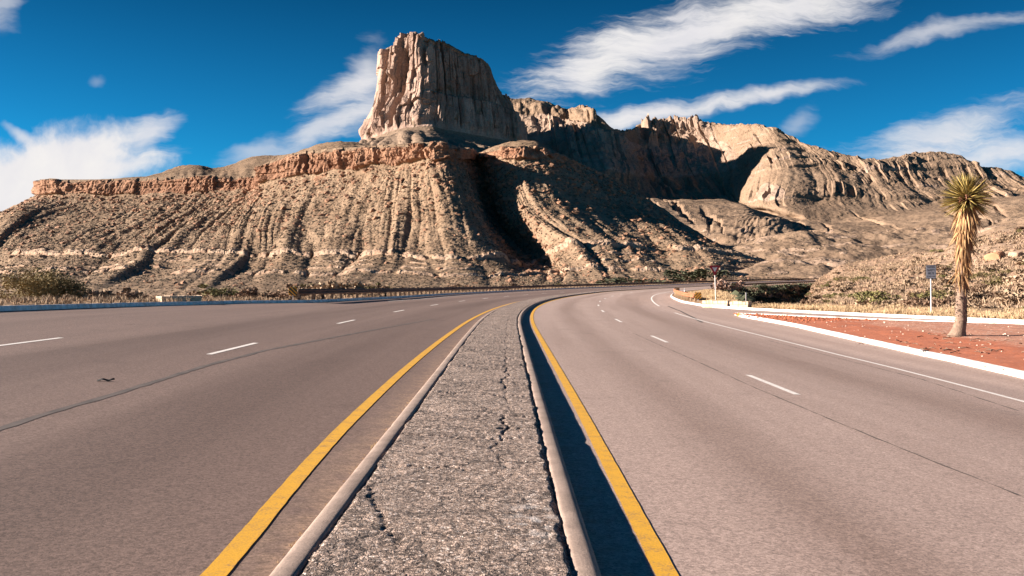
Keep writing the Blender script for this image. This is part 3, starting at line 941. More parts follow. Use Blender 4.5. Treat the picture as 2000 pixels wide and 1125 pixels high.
def range_disp(P, N, U, V, arc):
    x, y, z = P[..., 0], P[..., 1], P[..., 2]
    wall = (1 - sstep(U, 8.6, 10.2))
    cl = wall * sstep(V, 1.75, 2.0) * (1 - sstep(V, 3.0, 3.25))
    m2 = sstep(U, 5.8, 6.4) * (1 - sstep(U, 8.7, 9.5)) * sstep(V, 1.02, 1.1) * (1 - sstep(V, 2.0, 2.2))
    cl = np.maximum(cl, m2)
    w = 0.5 * fbm(x / 150, y / 150, z / 200, 3, seed=2)
    f1 = ridged(x / 110 + w, y / 110, z / 500, 3, 0.55, seed=211)
    f3 = fbm(x / 24, y / 24, z / 50, 3, 0.6, seed=213)
    b1, t1 = blocks(U * 140, z, 60.0, 120.0, 261)
    b2, t2 = blocks(U * 140, z, 24.0, 50.0, 271)
    d = cl * ((12 + 20 * m2) * f1 + 3 * f3 + (12 + 12 * m2) * b1 + (8 + 6 * m2) * t1 + (6 + 8 * m2) * b2 + (4 + 4 * m2) * t2)
    up = sstep(V, 1.0, 1.3) * (1 - sstep(V, 3.6, 4.4))
    eastq = 1 - 0.86 * sstep(U, 8.7, 10.2)
    ea = 1 - eastq
    d = d + eastq * up * (1 - cl) * (34 * (np.abs(pn(U * 2.1 + w, V * 0.5, 0, seed=214)) - .2) + 20 * (np.abs(pn(U * 4.7 + w, V * 0.9, 0, seed=215)) - .2) + 16 * fbm(x / 120, y / 120, z / 120, 4, 0.55, seed=216))
    # east: broad angular spurs and level beds
    sp1 = np.abs(pn(U * 0.62 + 0.2 * w, V * 0.22, 0, seed=227)) - 0.2
    zb = z / 46.0 + 0.5 * fbm(x / 420, y / 420, 0, 2, seed=228)
    fr = zb - np.floor(zb)
    bedk = sstep(rnd(np.floor(zb), 0, 229), 0.35, 0.7)
    stepz = (sstep(fr, 0.0, 0.16) - fr) * bedk
    d = d + ea * up * (16 * sp1 + 9 * stepz * (1 + 0.5 * b2) + 3.0 * fbm(x / 46, y / 46, z / 46, 4, 0.6, seed=232) + 7 * sstep(fbm(x / 220, y / 220, z / 120, 2, seed=233), 0.0, 0.4) * (b2 + 0.6 * t2))
    # aprons: smooth fans cut by a few washes
    ap = sstep(V, 3.8, 4.6)
    d = d + ap * (16 * fbm(x / 260, y / 260, z / 260, 3, seed=217) + 2.5 * fbm(x / 40, y / 40, z / 40, 3, seed=218))
    cut = np.clip(0.16 - np.abs(pn(U * 1.5 + 0.5 * w, V * 0.45, 0, seed=219)), 0, 1) / 0.16
    d = d - ap * (1 - sstep(V, 5.6, 6.4)) * 14 * cut**1.5 * sstep(pn(U * 0.7, 3.3, V * 0.5, seed=220), -0.1, 0.25)
    # broken ground near the road
    bl = sstep(V, 5.5, 6.4)
    d = d + bl * (17 * (np.abs(fbm(x / 130, y / 190, 0, 3, seed=221)) - 0.22) + 6 * fbm(x / 45, y / 60, 0, 3, seed=222))
    crest = (1 - sstep(V, 1.0, 1.4))
    D = N * d[..., None]
    D[..., 2] += crest * 8 * fbm(x / 45, y / 45, 0, 4, 0.6, seed=223)
    rb = fbm(x / 160, y / 160, z / 34, 3, seed=224)
    bands = ea * up * bedk * (1 - sstep(fr, 0.10, 0.24)) * sstep(fbm(x / 240, y / 240, z / 160, 2, seed=230), -0.3, 0.15)
    rock = np.maximum(np.maximum(cl, bands), 0.55 * sstep(rb, 0.26, 0.55) * (1 - sstep(V, 3.7, 4.2)) * sstep(U, 8, 10))
    rock = np.maximum(rock, 0.7 * sstep(fbm(x / 30, y / 30, z / 6, 3, seed=225), 0.25, 0.5) * sstep(V, 5.4, 6.0))
    # bright outcrop below the shadowed bowl
    kn = np.exp(-(((U - 10.75) / 0.45)**2 + ((V - 3.6) / 0.22)**2))
    D += N * (kn * (4 + 12 * b1 + 9 * t1 + 9 * b2))[..., None]
    rock = np.maximum(rock, 1.1 * sstep(kn, 0.25, 0.5))
    return D, {'rock': rock}


net('hill', [RGb] + RGr, [20, 34, 30, 28, 18, 22, 24, 32, 34, 30, 30, 32, 30, 28, 28, 30, 28, 28, 30, 28, 20, 14], [5, 30, 56, 40, 40, 40, 30], range_disp, M_RANGE, smooth=False)

# --- low broken hills between the road and the range --------------------------------
KC = [(1330, 520, 600), (1400, 497, 640), (1450, 478, 645), (1505, 463, 650), (1560, 455, 655), (1640, 455, 660), (1720, 458, 660), (1800, 462, 655), (1880, 455, 645), (1960, 440, 635), (2050, 425, 625), (2300, 410, 610)]
KM = [(1350, 535, 520), (1410, 520, 545), (1462, 507, 550), (1525, 498, 552), (1592, 494, 552), (1672, 494, 550), (1762, 494, 545), (1850, 488, 540), (1930, 478, 535), (2005, 466, 530), (2100, 455, 525), (2350, 440, 515)]
KF = [(1360, 556, 400), (1420, 556, 400), (1480, 555, 395), (1555, 553, 390), (1642, 550, 385), (1742, 542, 385), (1850, 530, 385), (1950, 520, 385), (2050, 510, 380), (2150, 500, 378), (2250, 490, 375), (2450, 474, 365)]
KB = [(a[0], a[1] + 18, a[2] * 1.2) for a in KC]


def broken_disp(P, N, U, V, arc):
    x, y, z = P[..., 0], P[..., 1], P[..., 2]
    k = sstep(V, 0.6, 1.0) * (1 - 0.6 * sstep(V, 2.6, 3.0))
    w = 0.4 * fbm(x / 60, y / 60, 0, 2, seed=311)
    d = 5.5 * (np.abs(fbm(x / 62 + w, y / 110, 0, 2, seed=312)) - 0.2) + 2.4 * fbm(x / 24, y / 34, 0, 3, seed=313) + 0.7 * fbm(x / 6, y / 6, 0, 3, seed=314)
    D = np.zeros_like(P)
    D[..., 2] = k * d
    return D, {'rock': 0.75 * sstep(fbm(x / 22, y / 22, z / 3.5, 3, seed=315), 0.22, 0.5)}


brko, brkP, brkN, brkU, brkV = net('hill', [KB, KC, KM, KF], 40, [6, 60, 60], broken_disp, M_BROKEN)

# --- the scrub hill beside the road ---------------------------------------------
HC = [(1583, 570, 225), (1598, 556, 240), (1618, 543, 255), (1640, 527, 260), (1710, 514, 240), (1790, 500, 220), (1840, 487, 212), (1895, 464, 205), (1945, 451, 200), (2000, 442, 196), (2080, 428, 190), (2250, 400, 185), (2600, 380, 180)]
HM = [(1585, 594, 150), (1600, 574, 152), (1622, 564, 154), (1655, 556, 150), (1725, 550, 132), (1805, 543, 120), (1860, 538, 114), (1915, 532, 108), (1965, 528, 104), (2020, 524, 100), (2110, 516, 96), (2300, 505, 90), (2700, 490, 85)]
HF = [(1582, 622, 92), (1598, 600, 92), (1622, 595, 90), (1660, 596, 84), (1730, 600, 72), (1800, 604, 64), (1860, 607, 60), (1920, 610, 57), (1980, 612, 54), (2050, 615, 51), (2160, 620, 47), (2400, 630, 42), (2900, 650, 38)]
HB = [(a[0] + 10, a[1] + 6, a[2] * 1.4) for a in HC]


def hill_disp(P, N, U, V, arc):
    x, y, z = P[..., 0], P[..., 1], P[..., 2]
    k = sstep(V, 0.8, 1.0) * (1 - 0.9 * sstep(V, 2.55, 3.0))
    d = k * (1.5 * fbm(x / 30, y / 30, 0, 3, seed=301) + 0.45 * fbm(x / 5, y / 5, 0, 3, seed=302))
    D = np.zeros_like(P)
    D[..., 2] = d
    return D, {'rock': 0.45 * sstep(fbm(x / 6, y / 6, 0, 3, seed=303), 0.15, 0.6)}


hillo, hillP, hillN, hillU, hillV = net('hill', [HB, HC, HM, HF], 30, [6, 70, 60], hill_disp, M_HILL)

# ------------------------------------------------------------------ the ground sheet to the horizon
gx = np.concatenate([np.linspace(-9000, -700, 8), np.linspace(-600, 1500, 30), np.linspace(1700, 9000, 8)])
gy = np.concatenate([np.linspace(-3000, -60, 5), np.linspace(0, 1200, 24), np.linspace(1500, 9000, 8)])
GX, GY = np.meshgrid(gx, gy)
Z = -9.0 - 3.0 * np.clip(-GX / 600, 0, 3) + 1.5 * fbm(GX / 200, GY / 200, 0, 3, seed=401)
link('ground', grid_mesh('ground', np.stack([GX, GY, Z], -1), True, {'rock': np.zeros(GX.shape)}), M_VERGE, kind='structure')


def ribbon(name, s, oa, ob, n, lift, mat, parent=None, zfun=None, kind=None, attrs=True, oshape=None, **kw):
    s = np.asarray(s)
    t = np.linspace(0, 1, n) if oshape is None else oshape
    a = np.broadcast_to(oa(s) if callable(oa) else oa, s.shape)
    b = np.broadcast_to(ob(s) if callable(ob) else ob, s.shape)
    O = a[:, None] + (b - a)[:, None] * t[None, :]
    S = np.repeat(s[:, None], len(t), 1)
    P = on_road(S, O, lift)
    if zfun is not None:
        P[..., 2] += zfun(S, O, P)
    me = grid_mesh(name, P, True, {'offset': O, 'station': S, 'rock': np.zeros(O.shape), 'pale': np.zeros(O.shape)})
    return link(name, me, mat, parent, kind=kind, **kw), P, S, O


SR = stations(-6, 400, 0.5, 0.03)
SR = np.unique(np.concatenate([SR, np.linspace(30, 110, 90)]))
road_l, *_ = ribbon('road', SR, oLK, oL, 60, 0.0, M_ASPH_L, kind='structure')
road_r, *_ = ribbon('road', SR, oR, oK1, 140, 0.0, M_ASPH_R, kind='structure')


# verges: level strip behind the kerb, then falling away (left) or down into the wash (right)
def left_z(S, O, P):
    d = oLK(S) - 0.16 - O
    base = 0.10 - 0.09 * np.clip(d - 4.5, 0, 18) - 0.05 * np.clip(d - 22, 0, 400)
    return base + np.clip(d / 3, 0, 1) * 0.22 * fbm(P[..., 0] / 3, P[..., 1] / 3, 0, 3, seed=411)


def right_z(S, O, P):
    d = O - oK1(S) - 0.16
    x, y = P[..., 0], P[..., 1]
    oe = np.interp(S, [0, 57, 61, 75, 100, 130, 160, 250, 420], [19, 15.5, 13.6, 15.3, 17.0, 16.5, 16.0, 15.0, 14.5]) + 0.5 * fbm(x / 4, y / 4, 0, 3, seed=421)
    rough = fbm(x / 3.0, y / 3.0, 0, 3, seed=423)
    wash = sstep(O, oe, oe + 3.2) * sstep(S, 58.5, 63) * (3.3 + 0.5 * rough)
    mound = 0.30 * np.exp(-((O - oe + 1.5) / 1.5)**2) * sstep(S, 64, 74)
    near = -0.06 * np.clip(d - 6, 0, 30) * (1 - sstep(S, 58.5, 63))
    return 0.10 + mound - wash + near + np.clip(d / 2, 0, 1) * 0.12 * fbm(x / 2.2, y / 2.2, 0, 3, seed=422)


ribbon('ground', SR, lambda s: oLK(s) - 170, lambda s: oLK(s) - 0.16, 70, 0.0, M_VERGE, zfun=left_z, kind='structure', oshape=1 - np.linspace(1, 0, 70)**2.2)
ribbon('ground', SR, lambda s: oK1(s) + 0.16, lambda s: oK1(s) + 120, 110, 0.0, M_VERGE, zfun=right_z, kind='structure', oshape=np.linspace(0, 1, 110)**1.9)


# kerbs: rounded concrete profile swept along the road
def kerb(name, s, oin, side, h, w, mat, hfun=None, **kw):
    """oin(s): road-side face; side +1 means the kerb body lies at larger offsets"""
    prof = [(0.0, -0.05), (0.006, 0.0), (0.014, h * 0.45), (0.022, h * 0.72), (0.034, h * 0.88), (0.050, h * 0.96), (0.070, h), (w * 0.6, h + 0.002), (w - 0.03, h), (w - 0.014, h - 0.004), (w - 0.004, h - 0.012), (w, h - 0.03), (w, -0.05)]
    rows = []
    for a, z in prof:
        O = oin(s) + side * a
        P = on_road(s, oin(s), 0.0)
        X, Y = align(s, O)
        zz = P[:, 2] + z
        joint = np.exp(-(((s + 0.4) % 3.05 - 0.4) / 0.008)**2) * 0.012 if z > h * 0.5 else 0
        rows.append(np.stack([X, Y, zz + (0.0022 * fbm(X * 2.5, Y * 2.5, 0, 3, seed=5) + 0.0018 * pn(X * 14, Y * 14, a * 40, 6) - joint if z > 0 else 0)], -1))
    P = np.stack(rows, 1)
    return link(name, grid_mesh(name, P, True, {'rock': np.zeros(P.shape[:2])}), mat, kind='structure', **kw)


SM = stations(0.8, 330, 0.06, 0.02)
KH = 0.105
kerb('kerb', SM, lambda s: oR(s), -1, KH, 0.165, M_KERB)
kerb('kerb', SM, lambda s: oL(s), 1, KH - 0.015, 0.17, M_KERB)
kerb('kerb', SR, oLK, -1, 0.15, 0.16, M_WKERB)
kerb('kerb', SR, oK1, 1, 0.13, 0.17, M_WKERB)
SI = stations(2, 49.6, 0.25, 0.0)
kerb('kerb', SI[SI < 48.3], oIF, 1, 0.13, 0.20, M_WKERB)
kerb('kerb', SI[SI >= 48.0], oIF, 1, 0.128, 0.20, M_YEL)
kerb('kerb', SI, oIB, -1, 0.13, 0.18, M_WKERB)


# red cinder island
def isl_z(S, O, P):
    x, y = P[..., 0], P[..., 1]
    e = np.clip(np.minimum(O - oIF(S) - 0.2, oIB(S) - 0.18 - O) / 1.5, 0, 1)
    return 0.095 + e * (0.01 + 0.03 * fbm(x / 1.5, y / 1.5, 0, 4, seed=431)) + 0.012 * fbm(x * 4, y * 4, 0, 2, seed=432)


isl, islP, islS, islO = ribbon('ground', SI, lambda s: oIF(s) + 0.2, lambda s: np.maximum(oIB(s) - 0.18, oIF(s) + 0.21), 60, 0.0, M_GRAVEL, zfun=isl_z, kind='structure')
q_ = sstep(islO - oIF(islS), 1.6, 4.2) * (1 - sstep(islS, 36, 44)) + 0.25 * fbm(islP[..., 0] / 2, islP[..., 1] / 2, 0, 3, seed=433)
isl.data.attributes['pale'].data.foreach_set('value', q_.astype(np.float32).ravel())

# ------------------------------------------------------------------ the cracked median
def median_surface():
    s = stations(0.9, 100, 0.018, 0.0058)
    t = np.linspace(0, 1, 96)
    a = oL(s) + 0.165
    b = oR(s) - 0.160
    O = a[:, None] + (b - a)[:, None] * t[None]
    S = np.repeat(s[:, None], len(t), 1)
    P = on_road(S, O, 0.0)
    x, y = P[..., 0], P[..., 1]
    h = KH - 0.004 + 0.016 * fbm(x * 0.9, y * 0.9, 0, 3, seed=501)
    h = h + 0.0042 * fbm(x * 26, y * 26, 0, 3, 0.7, seed=502)
    worn = sstep(fbm(x * 1.1, y * 0.7, 0, 3, seed=503), 0.05, 0.5)
    h = h - worn * 0.010 * np.abs(fbm(x * 30, y * 30, 0, 2, seed=504))
    # cracks: one running along, several across
    wob = 0.10 * fbm(y * 1.1, 0.3, 0, 4, 0.6, seed=505) + 0.012 * fbm(y * 9, 0.7, 0, 2, seed=506)
    lc = np.exp(-(((O - (b[:, None] - 0.36)) - wob) / 0.012)**2) * sstep(S, 6.5, 9) * (0.3 + 0.7 * sstep(fbm(y * 1.7, 1.0, 0, 2, seed=507), -0.2, 0.2))
    cr = np.zeros_like(h)
    for k, sc in enumerate((11.8, 13.3, 15.4, 17.4, 19.0, 21.5, 24.5, 28.0, 31.0, 5.35, 7.1, 8.6, 9.9)):
        wv = 0.18 * fbm(x * 1.6, k * 3.1, 0, 4, 0.6, seed=508)
        on = sstep(fbm(x * 1.2, k * 7.7, 0, 2, seed=509), -0.5, -0.1)
        cr = np.maximum(cr, on * np.exp(-((S - sc - wv) / (0.006 + 0.0010 * sc))**2))
    # a branching crack at the near left corner
    px_ = np.array([5.0, 5.35, 5.9, 6.5]); ox_ = np.array([-0.55, -0.72, -0.86, -1.06])
    oc = np.interp(S, px_, ox_) + 0.05 * fbm(y * 6, 0.2, 0, 4, 0.65, seed=511)
    br = np.exp(-((O - oc) / 0.017)**2) * sstep(S, 5.0, 5.1) * (1 - sstep(S, 6.3, 6.6))
    h = h - 0.018 * np.maximum(lc, 0) - 0.019 * cr - 0.012 * br
    # crumbled edges along both kerbs
    e1 = (O - a[:, None]); e2 = (b[:, None] - O)
    j1 = 0.05 + 0.035 * fbm(x * 3.5, y * 3.5, 0, 3, seed=512)
    j2 = 0.036 + 0.04 * fbm(x * 3, y * 3, 0, 4, 0.6, seed=513)
    h = h - 0.018 * (1 - sstep(e1, j1 * 0.3, j1 * 0.6)) - 0.026 * (1 - sstep(e2, j2 * 0.5, j2))
    pale = np.exp(-(((O - 0.14) / 0.13)**2 + ((S - 5.75) / 0.42)**2)) * sstep(fbm(x * 9, y * 9, 0, 3, seed=514), -0.15, 0.35)
    P[..., 2] += h
    me = grid_mesh('pavement', P, True, {'pale': pale, 'rock': np.zeros(O.shape)})
    link('pavement', me, M_MEDIAN, kind='structure')
    # plain continuation far along the curve
    ribbon('pavement', stations(100, 390, 2, 0.0), lambda q: oL(q) + 0.145, lambda q: oR(q) - 0.145, 4, KH, M_MEDIAN, kind='structure')


median_surface()


# ------------------------------------------------------------------ painted lines and tar seams (parts of the roadways)
def stripe(name, s, oc, w, mat, parent, lift=0.0045, rag=0.0):
    s = np.asarray(s, float)
    c = oc(s) if callable(oc) else np.interp(s, *oc)
    r = rag * fbm(s * 6, 0.4, 0, 3, seed=520) if rag else 0
    r2 = rag * fbm(s * 6, 5.4, 0, 3, seed=521) if rag else 0
    O = np.stack([c - w / 2 + r, c, c + w / 2 + r2], 1)
    S = np.repeat(s[:, None], 3, 1)
    P = on_road(S, O, lift)
    return link(name, grid_mesh(name, P, True, {'rock': np.zeros(O.shape)}), mat, parent)


def px_line(pts):
    so = [inv_align(*unp(x, y)[:2]) for x, y in pts]
    so = sorted((float(a), float(b)) for a, b in so)
    return [p[0] for p in so], [p[1] for p in so]


sl = stations(1.5, 330, 0.10, 0.012)
yl = smooth([0, 4.7, 6, 7.6, 10.6, 17.6, 26, 41, 53, 64, 80, 330], [-1.46, -1.50, -1.57, -1.66, -1.74, -1.81, -1.76, -1.58, -1.50, -1.46, -1.45, -1.45])
yr = smooth([0, 5, 11.6, 19.2, 28.5, 36, 45, 60, 330], [0.85, 0.85, 0.86, 0.83, 0.79, 0.76, 0.70, 0.66, 0.66])
stripe('edge_line', sl, yl, 0.13, M_YEL, road_l, rag=0.004)
stripe('edge_line', sl, yr, 0.13, M_YEL, road_r, rag=0.004)
se = stations(2, 53.6, 0.4, 0.0)
er = smooth([0, 15, 20, 27, 40, 48, 60, 80, 120, 330], [8.1, 8.34, 8.8, 8.95, 8.75, 8.5, 8.75, 8.9, 8.9, 8.9])
stripe('edge_line', se, er, 0.11, M_WHT, road_r, rag=0.004)
stripe('edge_line', stations(66, 330, 0.6, 0.0), er, 0.13, M_WHT, road_r)
stripe('edge_line', stations(60, 330, 1, 0.0), lambda s: oLK(s) + 2.2, 0.10, M_WHT, road_l)
first = None
for k in range(24):
    s0 = 16.15 + 12.2 * k if k else 16.3
    stripe('lane_dash', np.linspace(s0, s0 + 3.0, 8), lambda s: np.full(s.shape, -5.36) + 0.0 * s, 0.11, M_WHT, road_l, rag=0.003)
stripe('lane_dash', np.linspace(14.9, 18.2, 8), lambda s: np.full(s.shape, -8.9), 0.11, M_WHT, road_l, rag=0.003)
for k in range(26):
    s0 = 2.4 + 12.15 * k
    stripe('lane_dash', np.linspace(s0, s0 + 3.0, 8), lambda s: np.full(s.shape, 4.5), 0.12, M_WHT, road_r, rag=0.003)


def seam(pts, w, parent, rag=0.02, lift=0.003):
    a, b = px_line(pts)
    s = np.arange(a[0], a[-1], 0.25)
    stripe('crack_seal', s, (a, b), w, M_TAR, parent, lift, rag)


seam([(-60, 858), (0, 838), (120, 800), (240, 765), (400, 715), (520, 684), (700, 650), (850, 623)], 0.10, road_l, 0.035)
seam([(1235, 650), (1330, 692), (1480, 760), (1720, 860), (1990, 968)], 0.022, road_r, 0.02)
seam([(1305, 598), (1330, 608), (1352, 619), (1372, 630)], 0.14, road_r, 0.03)
seam([(1500, 665), (1600, 690), (1800, 741), (1990, 803)], 0.03, road_r, 0.03)

# ------------------------------------------------------------------ things: shared materials
M_RUST_D = simple('weathered_rail_steel', (0.090, 0.042, 0.026), 0.75, 0.0, 0.35, 2.5, 0.2, 30)
M_RUST_L = simple('rusty_rail_steel', (0.30, 0.112, 0.050), 0.75, 0.0, 0.35, 2.5, 0.2, 30)
M_POSTW = simple('rail_post_timber', (0.080, 0.048, 0.032), 0.9, 0.0, 0.35, 4.0)
M_POSTL = simple('pale_post_timber', (0.40, 0.27, 0.16), 0.9, 0.0, 0.3, 4.0)
M_STEEL = simple('galvanised_post', (0.62, 0.58, 0.55), 0.45, 0.3, 0.15, 6.0)
M_RED = simple('sign_red', (0.36, 0.012, 0.022), 0.45, 0, 0.1, 5)
M_SIGNW = simple('sign_white', (0.78, 0.78, 0.78), 0.45, 0, 0.06, 5)
M_BLACK = simple('sign_black', (0.018, 0.018, 0.02), 0.5, 0, 0.1, 5)
M_SIGNY = simple('hazard_yellow', (0.75, 0.33, 0.02), 0.5, 0, 0.12, 5)
M_STONE = concrete('pale_block_stone', (0.62, 0.47, 0.34), (0.45, 0.31, 0.20), 1.5)
M_RUBBER = simple('black_rubber', (0.02, 0.02, 0.022), 0.8, 0, 0.3, 10)
M_TRUNK = simple('yucca_trunk_bark', (0.20, 0.137, 0.10), 0.95, 0, 0.4, 9.0, 0.8, 30)
M_TRUNKD = simple('yucca_scar_bark', (0.10, 0.070, 0.055), 0.95, 0, 0.5, 14.0, 0.8, 40)
M_DEAD = simple('dead_yucca_leaf', (0.39, 0.235, 0.105), 0.85, 0, 0.35, 5.0)
M_DEAD2 = simple('dead_yucca_leaf_brown', (0.24, 0.128, 0.058), 0.85, 0, 0.35, 5.0)
M_LEAF = simple('yucca_leaf_green', (0.16, 0.122, 0.036), 0.55, 0, 0.3, 4.0)
M_LEAFY = simple('yucca_leaf_straw', (0.42, 0.315, 0.10), 0.6, 0, 0.25, 4.0)
M_STALK = simple('dried_flower_stalk', (0.25, 0.11, 0.065), 0.9, 0, 0.3, 8.0)
M_STRAW = simple('dry_grass', (0.47, 0.335, 0.195), 0.95, 0, 0.4, 0.7)
M_STRAW2 = simple('grey_dry_grass', (0.33, 0.235, 0.155), 0.95, 0, 0.45, 0.5)
M_BUSH_O = simple('olive_bush_leaf', (0.135, 0.105, 0.038), 0.85, 0, 0.4, 1.2)
M_BUSH_B = simple('brown_bush_twig', (0.20, 0.125, 0.080), 0.9, 0, 0.35, 1.5)
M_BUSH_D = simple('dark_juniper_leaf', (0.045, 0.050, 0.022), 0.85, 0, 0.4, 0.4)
M_BUSH_G = simple('green_bush_leaf', (0.14, 0.125, 0.040), 0.85, 0, 0.35, 1.2)
M_BUSH_L = simple('golden_olive_leaf', (0.215, 0.158, 0.062), 0.85, 0, 0.45, 1.6)
M_BARE = simple('pink_bare_twig', (0.34, 0.215, 0.16), 0.9, 0, 0.3, 1.5)
M_SCRUB = simple('slope_scrub', (0.085, 0.060, 0.036), 0.95, 0, 0.45, 0.05)
M_ROCK_O = simple('orange_boulder', (0.42, 0.22, 0.12), 0.95, 0, 0.3, 1.2, 0.6, 6.0)
M_ROCK_R = simple('slope_rubble', (0.25, 0.135, 0.080), 0.95, 0, 0.4, 0.05)
M_PALEB = simple('pale_boulder', (0.36, 0.25, 0.175), 0.95, 0, 0.3, 1.2, 0.6, 6.0)
M_LIME = simple('pale_limestone_rubble', (0.58, 0.47, 0.38), 0.95, 0, 0.3, 2.0)
M_STICK = simple('dead_stick', (0.16, 0.10, 0.07), 0.95, 0, 0.3, 6.0)


# ------------------------------------------------------------------ guardrails
WB = [(0.0, 0.435), (-0.012, 0.450), (-0.070, 0.485), (-0.080, 0.520), (-0.070, 0.553), (-0.012, 0.588), (-0.012, 0.612), (-0.070, 0.647), (-0.080, 0.680), (-0.070, 0.715), (-0.012, 0.750), (0.0, 0.765)]


def guardrail(s0, s1, off, toward, mat, post_mat, label, post_tall, group=None, max_posts=100):
    """toward = +1 when the road lies at larger offsets"""
    base = on_road(s0, off(s0))
    root = empty('guardrail', tuple(base), label, 'guardrail', group)
    s = stations(s0, s1, 0.95, 0.006)
    prof = [(a, z) for a, z in WB] + [(a + 0.012, z) for a, z in WB[::-1]]
    rows = []
    for a, z in prof + prof[:1]:
        O = off(s) - toward * a
        X, Y = align(s, O)
        zz = gz(*align(s, off(s))) + z
        rows.append(np.stack([X, Y, zz], -1) - base)
    P = np.stack(rows, 1)
    link('rail', grid_mesh('rail', P, False), mat, root)
    pm = None
    far = MB()
    i = 0
    q = s0 + 0.3
    while q < s1:
        o = float(off(q)) - toward * 0.11
        p = on_road(q, o) - base
        th = -max(q - S0, 0) / RAD
        top = post_tall if q > s0 + 22 else 0.72
        if i < max_posts:
            if pm is None:
                mb = MB()
                mb.box((0, 0, 0.5), (0.15, 0.16, 1.0), bev=0.012)
                po = mb.build('post', post_mat, root)
                pm = po
            else:
                po = pm.copy(); COL.objects.link(po)
                po.parent = root
            po.location = (p[0], p[1], p[2] - 0.1)
            po.rotation_euler = (0, 0, th)
            po.scale = (1, 1, (top + 0.1))
        else:
            far.box((p[0], p[1], p[2] + (top - 0.1) / 2), (0.15, 0.16, top + 0.1), rz=th)
        q += 1.905
        i += 1
    if far.V:
        far.build('posts', post_mat, root, kind='stuff')
    return root


guardrail(50.5, 395, lambda s: oLK(s) - 0.42, 1, M_RUST_D, M_POSTW, 'long dark brown steel guardrail on timber posts curving along the outer road edge', 0.83)
guardrail(69.5, 118, lambda s: oK1(s) + 0.36, -1, M_RUST_L, M_POSTL, 'short rusty orange guardrail wrapping the inner bend behind the white kerb', 0.74)
guardrail(168, 340, lambda s: oK1(s) + 0.6, -1, M_RUST_D, M_POSTW, 'thin dark guardrail far along the road above the shaded bank', 0.80)


def hazard_marker(p, rz, slope, label):
    root = empty('hazard_marker', p, label, 'hazard marker', 'striped hazard panels at guardrail ends', rz)
    mb = MB(); mb.box((0, 0.05, 0.36), (0.05, 0.05, 0.80), bev=0.004); mb.build('post', M_STEEL, root)
    mb = MB(); mb.box((0, 0, 0.52), (0.46, 0.012, 0.46), bev=0.003); pl = mb.build('panel', M_SIGNY, root)
    st = MB()
    h = 0.222
    w = 0.075
    for k in range(-4, 5):
        c = k * 0.15
        # clip a 45 degree band to the panel
        poly = [(-h, -h), (h, -h), (h, h), (-h, h)]
        for sgn in (1, -1):
            out = []
            for i in range(len(poly)):
                a, b = poly[i], poly[(i + 1) % len(poly)]
                fa = sgn * ((a[0] * slope + a[1]) / math.sqrt(2) - c) - w / 2
                fb = sgn * ((b[0] * slope + b[1]) / math.sqrt(2) - c) - w / 2
                if fa <= 0: out.append(a)
                if fa * fb < 0:
                    t = fa / (fa - fb)
                    out.append((a[0] + t * (b[0] - a[0]), a[1] + t * (b[1] - a[1])))
            poly = out
            if len(poly) < 3: break
        if len(poly) >= 3:
            st.prism(poly, 0.003, Matrix.Translation((0, -0.0085, 0.52)))
    st.build('stripes', M_BLACK, pl)
    return root


pm1 = on_road(50.0, float(oLK(50.0)) - 0.42, 0.10)
hazard_marker(tuple(pm1), R(6), 1, 'black and yellow striped panel at the near end of the long dark guardrail')
pm2 = on_road(69.0, float(oK1(69.0)) + 0.55, 0.10)
hazard_marker(tuple(pm2), R(-8), -1, 'black and yellow striped panel at the end of the short rusty guardrail')


# ------------------------------------------------------------------ signs
def text_mesh(name, body, size, mat, parent, loc, rx=R(90), extr=0.0015, sx=1.0):
    cu = bpy.data.curves.new(name, 'FONT')
    cu.body = body
    cu.size = size
    cu.align_x = 'CENTER'
    cu.align_y = 'CENTER'
    cu.extrude = extr
    cu.offset = size * 0.018
    tmp = bpy.data.objects.new(name, cu)
    COL.objects.link(tmp)
    dg = bpy.context.evaluated_depsgraph_get()
    me = bpy.data.meshes.new_from_object(tmp.evaluated_get(dg))
    bpy.data.objects.remove(tmp)
    o = link(name, me, mat, parent)
    me.materials.clear(); me.materials.append(mat)
    o.location = loc
    o.rotation_euler = (rx, 0, 0)
    o.scale = (sx, 1, 1)
    return o


def round_rect(w, h, r, n=5):
    pts = []
    for cx, cy, a0 in ((w / 2 - r, h / 2 - r, 0), (-w / 2 + r, h / 2 - r, 90), (-w / 2 + r, -h / 2 + r, 180), (w / 2 - r, -h / 2 + r, 270)):
        for k in range(n + 1):
            a = R(a0 + 90 * k / n)
            pts.append((cx + r * math.cos(a), cy + r * math.sin(a)))
    return pts


def round_tri(side, r, n=5):
    """point-down triangle with rounded corners, centred on its centroid"""
    hh = side * math.sqrt(3) / 2
    C = [(-side / 2, hh / 3), (side / 2, hh / 3), (0, -2 * hh / 3)]
    pts = []
    for i, (x, y) in enumerate(C):
        d = math.hypot(x, y)
        cx, cy = x * (1 - 2 * r / d), y * (1 - 2 * r / d)
        a0 = math.degrees(math.atan2(y, x))
        for k in range(n + 1):
            a = R(a0 + 60 - 120 * k / n)
            pts.append((cx + r * math.cos(a), cy + r * math.sin(a)))
    return pts


